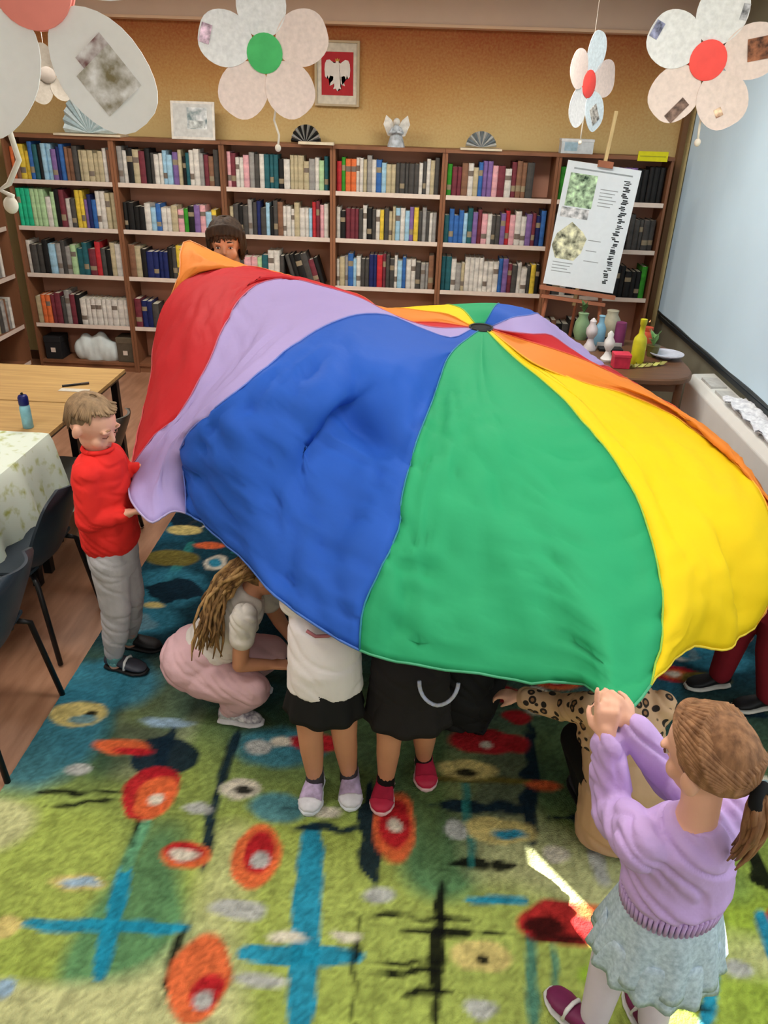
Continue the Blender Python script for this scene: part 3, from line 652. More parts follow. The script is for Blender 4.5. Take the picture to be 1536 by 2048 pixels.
# things on the tables
p = atz(57, 855, .72)
t = thing('spray_can', 'light blue spray can with navy cap on the wooden table', 'spray can', (p.x, p.y, .72))
build(MB().lathe((p.x, p.y, .7205), [(.024, 0), (.026, .004), (.026, .105), (.024, .115), (.018, .122)]), 'can', mat('can_blue', (130, 186, 200), .35, .2, 25), t, True, angle=40)
build(MB().lathe((p.x, p.y, .8425), [(.024, 0), (.025, .003), (.025, .038), (.02, .048), (.008, .052)]), 'cap', mat('cap_navy', (22, 28, 92), .3), t, True, angle=40)
build(MB().cyl((p.x, p.y, .894), (p.x-.003, p.y, .904), .006), 'nozzle', m_blk, t)
a, b2 = atz(124, 772, .727), atz(178, 766, .727)
t = thing('marker_pen', 'dark marker pen lying on the far wooden table', 'pen', ((a+b2)/2)); t.location.z = .72
build(MB().cyl(a, a.lerp(b2, .7), .0065), 'barrel', m_blk, t, True, angle=40)
build(MB().cyl(a.lerp(b2, .7), b2, .0075), 'cap', mat('pen_cap', (60, 50, 44), .4), t, True, angle=40)
o_ = V((-.03, -.05, -.0065))
build(MB().box((0, 0, 0), (.17, .05, .0012), M=Matrix.Translation(a+V((.005, -.07, -.0062)))), 'slip', mat('paper_slip', (196, 190, 176), .8), None)
tag(bpy.data.objects['slip'], 'small pale paper slip beside the marker on the wooden table', 'paper'); bpy.data.objects['slip'].name = 'paper_slip'

# chairs: dark plastic shell on black tube legs, backs towards the rug
m_shell = mat('chair_shell_navy', (38, 48, 58), .38, .06, 20, bump=.08, bscale=200)
def chair(yc, xb, label, m=None, rot=0):
    t = thing('shell_chair', label, 'chair', (xb-.2, yc, 0), 'plastic chairs at the left tables')
    def lc(x, y, z):
        q = V((x, y)); cx = V((xb-.2, yc)); d = q-cx
        return V((cx.x+d.x*math.cos(rot)-d.y*math.sin(rot), cx.y+d.x*math.sin(rot)+d.y*math.cos(rot), z))
    # backrest: curved panel, rounded corners, leaning away from the table
    mb = MB(); nu, nv = 14, 12; fr = []; bk = []
    for v in range(nv+1):
        tv = v/nv; z = .44+.35*tv
        half = .215*(1-.18*max(0, tv-.6)/.4)*(1 if tv < .85 else 1-.5*((tv-.85)/.15)**2)*(1 if tv > .1 else .86+1.4*tv)
        for u in range(nu+1):
            s_ = -1+2*u/nu; y = yc+half*s_
            x = xb-.03+.15*tv-.045*s_*s_
            fr.append(lc(x, y, z)); bk.append(lc(x-.012, y, z))
    N_ = nu+1
    fs = [(v*N_+u, v*N_+u+1, (v+1)*N_+u+1, (v+1)*N_+u) for v in range(nv) for u in range(nu)]
    Lb = len(fr); mb.add(fr+bk, fs+[tuple(Lb+i for i in reversed(f)) for f in fs])
    eg = [v*N_ for v in range(nv+1)]+[nv*N_+u for u in range(1, nu+1)]+[v*N_+nu for v in range(nv-1, -1, -1)]+[u for u in range(nu-1, 0, -1)]
    mb.add(fr+bk, [(eg[i], eg[(i+1) % len(eg)], Lb+eg[(i+1) % len(eg)], Lb+eg[i]) for i in range(len(eg))])
    build(mb, 'backrest', m or m_shell, t, True, angle=50)
    mb = MB(); secs = []
    for k in range(9):
        a_ = k/8; x = xb-.05-.41*a_; z = .445-.012*math.sin(a_*math.pi)+(.015 if k == 8 else 0)-.02*max(0, a_-.8)*5
        secs.append([lc(x, yc-.2, z+.012), lc(x, yc-.1, z), lc(x, yc+.1, z), lc(x, yc+.2, z+.012), lc(x, yc+.2, z-.002), lc(x, yc+.1, z-.014), lc(x, yc-.1, z-.014), lc(x, yc-.2, z-.002)])
    mb.rings(secs); build(mb, 'seat', m or m_shell, t, True, angle=50)
    for s_ in (-1, 1):
        build(MB().tube([lc(xb-.06, yc+s_*.17, .425), lc(xb-.03, yc+s_*.2, .4), lc(xb+.02, yc+s_*.235, .01)], .0115, 10), 'leg', m_blk, t, True)
        build(MB().tube([lc(xb-.40, yc+s_*.17, .415), lc(xb-.43, yc+s_*.2, .39), lc(xb-.47, yc+s_*.225, .01)], .0115, 10), 'leg', m_blk, t, True)
        build(MB().tube([lc(xb-.06, yc+s_*.17, .425), lc(xb-.40, yc+s_*.17, .418)], .0105, 8), 'seat_rail', m_blk, t, True)
        build(MB().tube([lc(xb-.06, yc+s_*.12, .425), lc(xb-.052, yc+s_*.11, .46), lc(xb-.043, yc+s_*.1, .6)], .011, 8), 'back_support', m_blk, t, True)
chair(2.17, -1.41, 'dark navy plastic chair nearest the photographer, at the tablecloth')
chair(2.83, -1.50, 'dark navy plastic chair directly behind the boy in red')
chair(3.62, -1.56, 'grey plastic chair by the wooden table, beyond the boy in red', mat('chair_shell_grey', (98, 98, 92), .45, .06))
# ------------------------------------------------------------------ display table, easel, pictures, paper flowers
t = thing('display_table', 'brown oval display table crowded with ornaments in front of the bookcase', 'table', (1.42, 5.55, 0))
m_dt = mat('table_dark_brown', (104, 72, 50), .4, .15, 5, stretch=(1, 10, 1))
mb = MB(); n = 40
def sup(a, r=1.0):
    c, s = math.cos(a), math.sin(a); e_ = .55
    return V((1.44+.44*r*math.copysign(abs(c)**e_, c), 5.42+.50*r*math.copysign(abs(s)**e_, s), 0))
rs = [[sup(2*math.pi*i/n, r)+V((0, 0, z)) for i in range(n)] for r, z in ((.97, .655), (1, .665), (1, .69), (.98, .70))]
build(mb.rings(rs), 'table_top', m_dt, t, True, angle=40)
for sx_ in (-.33, .33):
    for sy_ in (-.36, .36):
        build(MB().cyl((1.44+sx_, 5.42+sy_, 0), (1.44+sx_, 5.42+sy_, .656), .02, .028), 'leg', m_dt, t, True, angle=40)
build(MB().box((1.11, 5.05, .58), (1.77, 5.07, .655)), 'apron', m_dt, t)
def put(px, py): p = atz(px, py, .70); return V((p.x, p.y, .7005))
def vase(px, py, prof, col, name, label, cat, extra=None, rough=.35):
    p = put(px, py); t = thing(name, label, cat, p)
    prof = [(a_*1.35, b_*1.4) for a_, b_ in prof]; build(MB().lathe(p, prof), 'body', mat(name+'_%d_%d_%d' % col, col, rough, .12, 20), t, True, angle=45)
    if extra: extra(p, t)
    return t
def leaves(col, n, h, r, z0):
    def f(p, t):
        for k in range(n):
            a = k*2.4; d = V((math.cos(a), math.sin(a), 0)); b0 = p+V((0, 0, z0*1.4)); tip = b0+d*r*(.5+.5*((k*7) % 5)/4)+V((0, 0, h*(.5+.5*((k*3) % 4)/3)))
            mid = b0.lerp(tip, .55)+V((0, 0, .02)); s_ = V((-d.y, d.x, 0))*.014
            mb = MB().add([b0, mid+s_, tip, mid-s_, mid+V((0, 0, -.004))], [(0, 1, 4), (1, 2, 4), (2, 3, 4), (3, 0, 4), (0, 3, 1), (3, 2, 1)])
            build(mb, 'leaf', mat('leaf_%d_%d_%d' % col, col, .6, .2, 30), t)
    return f
p = put(1240, 735)
t = thing('gift_box', 'crimson red box at the front edge of the display table', 'box', p)
build(MB().box((p.x-.055, p.y-.035, p.z), (p.x+.055, p.y+.055, p.z+.095)), 'body', mat('box_crimson', (196, 44, 68), .5, .15), t, bevel=.004)
build(MB().box((p.x-.058, p.y-.038, p.z+.075), (p.x+.058, p.y+.058, p.z+.098)), 'lid', mat('box_crimson_lid', (206, 56, 78), .5, .15), t, bevel=.004)
vase(1272, 728, [(.03, 0), (.034, .01), (.034, .11), (.03, .13), (.014, .15), (.013, .19), (.017, .195), (.017, .22), (.01, .222)], (196, 190, 40), 'bottle', 'yellow bottle with narrow neck, tallest on the display table', 'bottle')
vase(1288, 700, [(.025, 0), (.036, .03), (.036, .08), (.026, .1), (.028, .105), (.028, .12)], (196, 80, 52), 'jar', 'orange red jar behind the yellow bottle', 'jar')
vase(1303, 712, [(.026, 0), (.034, .05), (.036, .055), (.03, .056)], (90, 84, 40), 'potted_plant', 'small pale green potted plant at the display table end', 'plant', leaves((130, 176, 110), 14, .12, .06, .05))
vase(1332, 716, [(.03, 0), (.035, .006), (.085, .02), (.088, .026), (.08, .024), (.02, .01)], (206, 210, 224), 'metal_dish', 'shallow silver dish at the right end of the display table', 'dish', None, .2)
vase(1196, 690, [(.024, 0), (.03, .01), (.03, .09), (.02, .11), (.014, .12), (.014, .15), (.018, .152), (.016, .156)], (120, 166, 190), 'bottle', 'light blue bottle in the middle of the display table', 'bottle')
vase(1160, 678, [(.03, 0), (.045, .04), (.04, .09), (.024, .12), (.03, .14), (.026, .142)], (130, 160, 120), 'vase', 'grey green vase on the display table, left of the white ornaments', 'vase', leaves((86, 120, 70), 9, .1, .05, .14))
vase(1236, 690, [(.03, 0), (.03, .1), (.028, .12), (.01, .125)], (124, 56, 96), 'candle', 'purple pillar candle on the display table', 'candle')
vase(1213, 722, [(.03, 0), (.034, .012), (.02, .03), (.012, .05), (.026, .075), (.026, .1), (.014, .12), (.016, .135), (.004, .15)], (222, 222, 218), 'figurine', 'white porcelain figurine beside the crimson box', 'ornament')
vase(1178, 700, [(.034, 0), (.036, .012), (.022, .035), (.014, .06), (.03, .085), (.03, .11), (.016, .135), (.018, .15), (.004, .165)], (206, 198, 200), 'figurine', 'pinkish white figurine left of the light blue bottle', 'ornament')
vase(1218, 672, [(.036, 0), (.05, .03), (.05, .09), (.03, .12), (.034, .14), (.03, .142)], (176, 172, 150), 'vase', 'beige stoneware vase behind the light blue bottle', 'vase')
p = put(1222, 702); t = thing('photo_frame', 'low dark tray with grey rim on the display table', 'tray', p)
build(MB().box((p.x-.09, p.y-.03, p.z), (p.x+.08, p.y+.06, p.z+.02)), 'tray_base', mat('tray_black', (24, 24, 24), .4), t, bevel=.004)
build(MB().box((p.x-.095, p.y+.055, p.z), (p.x+.085, p.y+.063, p.z+.045)), 'rim', mat('tray_rim', (190, 186, 180), .4), t); t.name = 'serving_tray'
# garland of yellowish leaves along the table edge
t = thing('leaf_garland', 'dry yellow green leaf garland on the display table front edge', 'garland', put(1290, 738))
for k in range(16):
    p = put(1256+k*4.6, 736-2*math.sin(k*1.9)-k*.4); a = k*2.1; d = V((math.cos(a)*.03, math.sin(a)*.02, .012)); s_ = V((-d.y, d.x, .01))*.45
    build(MB().add([p-d+V((0, 0, .014)), p+s_+V((0, 0, .02)), p+d+V((0, 0, .016)), p-s_+V((0, 0, .012)), p+V((0, 0, .004))], [(0, 1, 2, 3), (0, 4, 1), (1, 4, 2), (2, 4, 3), (3, 4, 0)]), 'leaf', mat('dry_leaf%d' % (k % 2), ((176, 176, 92), (150, 146, 80))[k % 2], .7, .2), t)

# easel with poster
t = thing('easel', 'wooden artist easel with tall mast standing by the display table', 'easel', (1.2, 6.2, 0))
m_ez = mat('easel_pine', (206, 182, 130), .55, .1, 8, stretch=(8, 8, 1)); m_ez2 = mat('easel_redwood', (160, 100, 72), .5, .12, 8)
PO = at(1182, 457, 6.18); tilt = math.radians(10.5); lean = math.radians(7)
pr = V((math.cos(tilt), 0, -math.sin(tilt)*.55)).normalized(); pu = V((math.sin(tilt), math.sin(lean), math.cos(tilt))).normalized(); pu = (pu-pr*pu.dot(pr)).normalized(); pn = pr.cross(pu)  # towards camera
if pn.y > 0: pn = -pn
PW, PH = .545, .875
def pp(a, c, d=0): return PO+pr*(a*PW/2)+pu*(c*PH/2)+pn*d
def slab(a0, a1, c0, c1, d0, d1):
    vs = [pp(a, c, d) for d in (d0, d1) for a, c in ((a0, c0), (a1, c0), (a1, c1), (a0, c1))]
    return MB().add(vs, [(0,1,2,3),(7,6,5,4),(0,4,5,1),(1,5,6,2),(2,6,7,3),(3,7,4,0)])
build(slab(-.045, .045, -1.3, 1.82, -.03, -.008), 'mast', m_ez, t)
build(slab(-1.08, 1.06, -1.10, -1.03, -.008, .045), 'tray', m_ez2, t)
build(slab(-.98, .85, -1.24, -1.18, -.03, .02), 'crossbar', m_ez2, t)
build(slab(-.2, .2, .96, 1.06, -.008, .03), 'clamp', m_ez2, t)
for s_ in (-.8, .7):
    b0 = pp(s_, -1.1, -.02); ft = V((b0.x+(.10 if s_ > 0 else -.10), b0.y-.06, .0))
    build(MB().cyl(b0, ft, .016, .016, 8), 'leg', m_ez2, t)
build(MB().cyl(pp(0, .3, -.03), V((1.28, 6.62, 0)), .014, .014, 8), 'rear_leg', m_ez2, t)
# poster: sheet with printed pictures, lines and a vertical title
t = thing('poster', 'white printed poster with two plant photographs clipped to the easel', 'poster', PO)
build(slab(-1, 1, -1, 1, 0, .006), 'sheet', mat('poster_white', (218, 226, 230), .5, .02), t, bevel=.001)
m_ink = mat('poster_ink', (28, 32, 36), .6); m_ink2 = mat('poster_grey_ink', (150, 158, 160), .6)
mpg = mat('plant_print_green', (70, 120, 84), .5, .8, 26, rgb2=(170, 200, 160)); mpo = mat('plant_print_olive', (70, 78, 50), .5, .85, 22, rgb2=(190, 190, 160))
build(slab(-.86, -.12, .30, .82, .0062, .0072), 'picture', mpg, t)
build(slab(-.92, -.16, .12, .28, .0062, .0070), 'picture', mat('plant_print_grey', (120, 136, 140), .5, .7, 22, rgb2=(210, 220, 224)), t)
an = [(-.9, -.15), (-.55, .06), (-.2, -.08), (-.06, -.18), (-.14, -.42), (-.3, -.56), (-.82, -.55), (-.98, -.35)]
mb = MB().prism([pp(a, c, .0064) for a, c in an], pn*.001); build(mb, 'picture', mpo, t)
for k in range(13):
    y = .62-k*.052 if k < 6 else -.62-(k-6)*.05
    x0_, x1_ = (.02, .5) if k < 6 else (-.86, -.3)
    if k >= 10: x0_, x1_, y = -.02, .4, -.2-(k-10)*.17
    build(slab(x0_, x1_-.06*(k % 3), y, y+.014, .0062, .0068), 'text_line', m_ink2, t)
mb = MB(); c0 = .72
rg2 = random.Random(3)
for k in range(17):       # unreadable vertical title: heavy strokes down the right edge
    y = .74-k*.10; w0 = .62; 
    for q_ in range(3):
        a0 = w0+rg2.uniform(-.02, .08); a1 = a0+rg2.uniform(.09, .18); b0 = .027*q_; b1 = b0+rg2.uniform(.014, .024)
        mb.add(slab(a0, a1, y+b0, y+b1, .0062, .0072).v, slab(0, 1, 0, 1, 0, 1).f)
build(mb, 'title_lettering', m_ink, t)
build(slab(-.8, .8, .88, .905, .0062, .0068), 'header_line', m_ink2, t)

# yellow shelf label, framed pictures
p = at(1306, 313, YFR-.02)
t = thing('shelf_label', 'bright yellow label card on top edge of the rightmost bookcase', 'label', p)
build(MB().box((p.x-.115, YFR-.022, p.z-.035), (p.x+.115, YFR-.014, p.z+.035)), 'card', mat('label_yellow', (222, 216, 20), .5, .04), t)
build(MB().box((p.x-.10, YFR-.0232, p.z-.004), (p.x+.10, YFR-.0222, p.z+.004)), 'print_line', mat('label_print', (176, 172, 30), .6), t)
a, c = at(629, 79, 6.97), at(718, 214, 6.97); cx_, cz = (a.x+c.x)/2, (a.z+c.z)/2; hw, hh = (c.x-a.x)/2, (a.z-c.z)/2
t = thing('framed_emblem', 'framed white crowned eagle emblem on red hanging on the ochre wall', 'picture', (cx_, 6.97, cz))
m_fr = mat('frame_pale_wood', (188, 170, 138), .5, .1, 12)
for (x0, x1, z0, z1) in ((-1, 1, .93, 1), (-1, 1, -1, -.93), (-1, -.9, -.93, .93), (.9, 1, -.93, .93)):
    build(MB().box((cx_+hw*x0, 6.955, cz+hh*z0), (cx_+hw*x1, 6.998, cz+hh*z1)), 'frame_rail', m_fr, t)
build(MB().box((cx_-hw*.9, 6.975, cz-hh*.93), (cx_+hw*.9, 6.998, cz+hh*.93)), 'mount', mat('mount_cream', (214, 206, 188), .6), t)
build(MB().box((cx_-hw*.70, 6.971, cz-hh*.66), (cx_+hw*.72, 6.9745, cz+hh*.66)), 'red_field', mat('emblem_red', (176, 34, 42), .6, .05), t)
E2 = [(0,.60),(.06,.55),(.05,.46),(.12,.44),(.2,.5),(.3,.57),(.42,.55),(.48,.42),(.5,.2),(.48,-.05),(.42,-.12),(.38,0),(.34,-.15),(.28,-.02),(.22,-.18),(.16,-.05),(.16,-.18),(.26,-.28),(.3,-.4),(.2,-.36),(.12,-.3),(.12,-.42),(.16,-.52),(.06,-.5),(0,-.6)]
ol = E2+[(-x, z) for x, z in reversed(E2[1:-1])]
import bmesh
def flat_poly(outline, y, y2, name, m, parent, cx_, cz, sx, sz):
    bm = bmesh.new(); vs = [bm.verts.new((cx_+x*sx, y, cz+z*sz)) for x, z in outline]; f = bm.faces.new(vs)
    r = bmesh.ops.triangulate(bm, faces=[f]); ex = bmesh.ops.extrude_face_region(bm, geom=list(bm.faces))
    bmesh.ops.translate(bm, vec=(0, y2-y, 0), verts=[g for g in ex['geom'] if isinstance(g, bmesh.types.BMVert)])
    bmesh.ops.recalc_face_normals(bm, faces=bm.faces)
    me = bpy.data.meshes.new(name); bm.to_mesh(me); bm.free(); me.materials.append(m)
    return link(bpy.data.objects.new(name, me), parent)
flat_poly(ol, 6.9705, 6.968, 'eagle', mat('emblem_white', (226, 220, 212), .6, .05), t, cx_+hw*.01, cz-.01, hw*1.15, hh*.82)
flat_poly([(-.07,.58),(.07,.58),(.09,.68),(.04,.63),(0,.7),(-.04,.63),(-.09,.68)], 6.9705, 6.967, 'crown', mat('emblem_gold', (190, 150, 60), .5), t, cx_+hw*.01, cz-.022, hw*1.15, hh*.82)

YT = 6.76; ZT = CASETOP+.0005
a, c = at(337, 200, YT), at(430, 275, YT); 
t = thing('framed_print', 'white framed print leaning on top of the second bookcase', 'picture', ((a.x+c.x)/2, YT, ZT))
def lean_box(x0, x1, z0, z1, y0, y1): return MB().box((x0, y0, z0), (x1, y1, z1), M=Matrix.Translation((0, YT, ZT)) @ Matrix.Rotation(-math.radians(8), 4, 'X') @ Matrix.Translation((0, -YT, -ZT)))
H = a.z-ZT
build(lean_box(a.x, c.x, ZT+.001, ZT+H, YT, YT+.014), 'frame', mat('frame_white', (224, 220, 210), .5), t)
build(lean_box(a.x+.018, c.x-.018, ZT+.02, ZT+H-.018, YT-.002, YT-.0005), 'mount', mat('print_paper', (204, 206, 202), .7), t)
xm = (a.x+c.x)/2+.03
build(lean_box(xm-.075, xm+.085, ZT+H*.28, ZT+H*.84, YT-.004, YT-.0025), 'picture', mat('print_grey', (150, 176, 180), .7, .45, 16, rgb2=(214, 222, 220)), t)
build(lean_box(xm-.06, xm+.07, ZT+H*.3, ZT+H*.5, YT-.0055, YT-.0042), 'picture_detail', mat('print_dark', (96, 108, 108), .7, .5, 20, rgb2=(190, 196, 194)), t)

# folded-page sculptures on the bookcases
def fan(px, py, r, npl, col, name, label, a0=0, a1=math.pi, base=True, dark=None, zr=1.0):
    p = at(px, py, YT); p.z = ZT
    t = thing(name, label, 'paper sculpture', p)
    zb = .016 if base else .001
    if base: build(MB().box((p.x-r*1.35, YT-.09, ZT), (p.x+r*1.35, YT+.1, ZT+.015)), 'base_book', mat('base_book_cream', (214, 202, 176), .6, .1, 20), t)
    for k in range(npl):
        u0 = a0+(a1-a0)*k/npl; u1 = a0+(a1-a0)*(k+1)/npl; um = (u0+u1)/2
        c0 = V((p.x, YT, ZT+zb+.004))
        P = lambda u, y: c0+V((r*math.cos(u), y, r*math.sin(u)*zr))
        c = dark if (dark and k % 2) else col
        q = [c0+V((0, -.03, 0)), P(u0, -.02), P(um, -.055), P(u1, -.02), P(u0, .045), P(um, .045), P(u1, .045), c0+V((0, .045, 0))]
        build(MB().add(q, [(0, 1, 2), (0, 2, 3), (1, 4, 5, 2), (2, 5, 6, 3), (7, 5, 4), (7, 6, 5), (0, 7, 4, 1), (0, 3, 6, 7)]), 'folded_page', mat('folded_%d_%d' % (c[0], c[2]), c, .8, .12, 40), t)
fan(181, 262, .20, 15, (206, 220, 222), 'folded_book', 'large white folded paper fan on the leftmost bookcase', .0, math.pi, True, (170, 190, 194), 1.55)
fan(612, 277, .115, 13, (30, 30, 30), 'folded_book', 'black and white folded paper hedgehog on the third bookcase', .05, 3.1, False, (176, 174, 168), 1.15)
p = at(640, 278, YT-.03); 
tag(build(MB().box((p.x-.16, YT-.13, ZT), (p.x+.12, YT-.07, ZT+.02)), 'cream_book', mat('base_book_cream', (214, 202, 176), .6)), 'cream book lying flat beneath the black folded hedgehog', 'book')
fan(962, 290, .12, 11, (196, 196, 190), 'folded_book', 'small pale folded paper star on the fifth bookcase', .05, 3.1, True, (120, 130, 136), .95)
p = at(792, 288, YT); p.z = ZT; t = thing('paper_angel', 'grey folded paper angel with wings on the fourth bookcase', 'paper sculpture', p)
m_pa = mat('angel_grey', (176, 184, 190), .7, .3, 30); m_pb = mat('angel_white', (216, 214, 206), .7, .2, 30)
build(MB().lathe(p, [(.07, 0), (.066, .02), (.035, .12), (.02, .15), (.014, .155)], 12), 'gown', m_pa, t)
build(MB().sph(p+V((0, 0, .178)), .028), 'head', m_pb, t, True)
for s_ in (-1, 1):
    mb = MB().prism([p+V((s_*.01, .02, .06)), p+V((s_*.07, .02, .08)), p+V((s_*.105, .02, .16)), p+V((s_*.085, .02, .225)), p+V((s_*.04, .02, .19)), p+V((s_*.012, .02, .14))], (0, .008, 0))
    build(mb, 'wing', m_pb, t)
    build(MB().limb([p+V((s_*.03, -.01, .13)), p+V((s_*.05, -.05, .1)), p+V((s_*.01, -.065, .11))], [.012, .011, .009]), 'arm', m_pa, t, True)
p = at(1152, 300, YT); p.z = ZT; t = thing('card_box', 'small white card box on the rightmost bookcase under the small flower', 'box', p)
build(MB().box((p.x-.125, YT-.05, ZT), (p.x+.125, YT+.07, ZT+.10)), 'body', mat('card_white', (206, 214, 218), .6), t, bevel=.003)
build(MB().box((p.x-.128, YT-.053, ZT+.085), (p.x+.128, YT+.073, ZT+.105)), 'lid', mat('card_white_lid', (220, 224, 226), .6), t, bevel=.003)
build(MB().box((p.x-.10, YT-.0525, ZT+.02), (p.x-.0, YT-.0505, ZT+.08)), 'picture', mat('card_print', (160, 190, 206), .6, .2), t)

# paper flowers hanging from the ceiling
m_thread = mat('thread', (214, 206, 190), .8); m_news = mat('newsprint', (226, 226, 224), .85, .1, 60, bump=.1, trans=.12)
m_newsw = mat('newsprint_warm', (226, 208, 198), .85, .08, 60, trans=.12); m_white = mat('paper_white', (250, 250, 248), .8, .02, 60, trans=.25)
def flower(c, R, rot, ccol, label, mats, yaw=0, tail=None, prints=(), pw=.37, dr=.27):
    c = V(c); t = thing('paper_flower', label, 'paper flower', c, 'paper flowers hanging from the ceiling')
    ex = V((math.cos(yaw), math.sin(yaw), 0)); ez = V((0, 0, 1)); en = ex.cross(ez)      # en faces the viewer (-Y)
    def P(x, z, d=0): return c+ex*x+ez*z+en*d
    for k in range(5):
        a = rot+k*2*math.pi/5; u = (math.cos(a), math.sin(a)); v = (-u[1], u[0]); ol = []
        wd = pw*R
        for i in range(28):
            s = 2*math.pi*i/28; cs, sn = math.cos(s), math.sin(s)
            L_ = .60*R+.40*R*cs; W2 = wd*math.copysign(abs(sn)**.75, sn)*(1 if cs > 0 else (1-.22*(cs*cs)))
            ol.append((L_, W2))
        dp = .004+.0022*(k % 2)
        f = [P(u[0]*l+v[0]*w_, u[1]*l+v[1]*w_, dp+.02*(l/R)**2+.012*(w_/wd)**2) for l, w_ in ol]
        g = [q-en*.0025 for q in f]; cen = P(u[0]*.6*R, u[1]*.6*R, dp+.006); n = 28
        mb = MB().add(f+[cen]+g+[cen-en*.0025], [(i, (i+1) % n, n) for i in range(n)]+[((i+1) % n+n+1, i+n+1, 2*n+1) for i in range(n)]+[(i+n+1, (i+1) % n+n+1, (i+1) % n, i) for i in range(n)])
        pt = build(mb, 'petal', mats[k % len(mats)], t, True, angle=60)
        for (pk, l0, l1, w0, w1, col) in prints:
            if pk == k:
                Q = lambda l, w_: P(u[0]*l*R+v[0]*w_*wd, u[1]*l*R+v[1]*w_*wd, dp+.02*l*l+.012*w_*w_+.003)
                q = [Q(l0, w0), Q(l1, w0), Q(l1, w1), Q(l0, w1)]
                build(MB().add(q+[x-en*.0015 for x in q], [(0,1,2,3),(7,6,5,4),(0,4,5,1),(1,5,6,2),(2,6,7,3),(3,7,4,0)]), 'printed_patch', mat('patch_%d_%d_%d' % col, col, .7, .6, 45, rgb2=tuple(min(255, int(v_*1.5)) for v_ in col)), pt)
    mb = MB(); n = 28
    for s in (1, -1):
        rs = [[P(r*R*math.cos(2*math.pi*i/n), r*R*math.sin(2*math.pi*i/n), s*d) for i in range(n)] for r, d in ((dr, .004), (dr, .0105), (dr*.85, .013), (.02, .014))]
        mb.rings(rs)
    build(mb, 'centre_disc', ccol, t, True, angle=50)
    build(MB().tube([P(0, R*.9, .0), V((c.x, c.y, 3.119))], .0012, 6), 'hanging_thread', m_thread, t)
    if tail:
        build(MB().tube(tail, .0045, 6), 'tail_string', m_thread, t, True)
        build(MB().ell(tail[-1], (.012, 0, 0), (0, .01, 0), (0, 0, .014)), 'knot', m_thread, t, True)
m_gd = mat('disc_green', (70, 176, 98), .6, .12, 22); m_rd = mat('disc_red', (232, 78, 70), .6, .06, 22); m_pk = mat('disc_coral', (250, 150, 136), .6, .04, 22)
c2 = at(530, 107, 3.3)
flower(c2, .245, math.radians(92), m_gd, 'paper flower with green centre hanging before the ochre wall', [m_news, m_news, m_newsw, m_newsw, m_newsw], math.radians(3),
       [at(540, 180, 3.3), at(552, 215, 3.3), at(548, 240, 3.31), at(558, 270, 3.3), at(556, 296, 3.3)], [(1, .82, .97, -.3, .4, (150, 120, 130))])
c3 = at(1415, 121, 3.2)
flower(c3, .235, math.radians(84), m_rd, 'paper flower with red centre and printed patches hanging by the blind', [m_news, m_news, m_newsw, m_newsw, m_newsw], math.radians(-4),
       [at(1408, 200, 3.2), at(1402, 235, 3.2), at(1398, 262, 3.2), at(1395, 285, 3.2)], [(4, .55, .96, -.35, .45, (92, 58, 40)), (1, .84, .97, -.3, .3, (90, 92, 110)), (2, .55, .9, .35, .75, (80, 64, 56)), (3, .68, .8, -.4, -.1, (190, 120, 100)), (0, .55, .75, -.95, -.7, (110, 110, 112))])
c4 = at(1176, 168, 5.6)
flower(c4, .29, math.radians(84), m_rd, 'smallest paper flower with red centre hanging near the easel', [mat('newsprint_blue', (206, 218, 222), .85, .12, 60), m_newsw, m_news], math.radians(50),
       [at(1170, 220, 5.6), at(1164, 255, 5.6), at(1160, 285, 5.6)], [(3, .5, .85, -.4, .4, (120, 116, 110))])
c1 = at(66, -30, 1.35)
flower(c1, .235, math.radians(22), m_pk, 'big white paper flower with coral centre, nearest the photographer', [m_white, m_white, m_white, m_white, m_white], math.radians(6),
       [at(-20, 190, 1.35), at(15, 250, 1.35), at(38, 320, 1.35), at(18, 368, 1.35), at(0, 380, 1.35), at(25, 392, 1.35), at(22, 410, 1.35)], [(4, .52, .82, -.55, .5, (206, 190, 140)), (4, .44, .56, -.3, .5, (206, 150, 148))], .285, .25)
c5 = at(95, 150, 5.0)
flower(c5, .16, math.radians(100), mat('disc_dull', (150, 140, 130), .7), 'dull grey paper flower hanging behind the big white one', [mat('newsprint_grey', (150, 142, 130), .85, .1, 60)], math.radians(20))
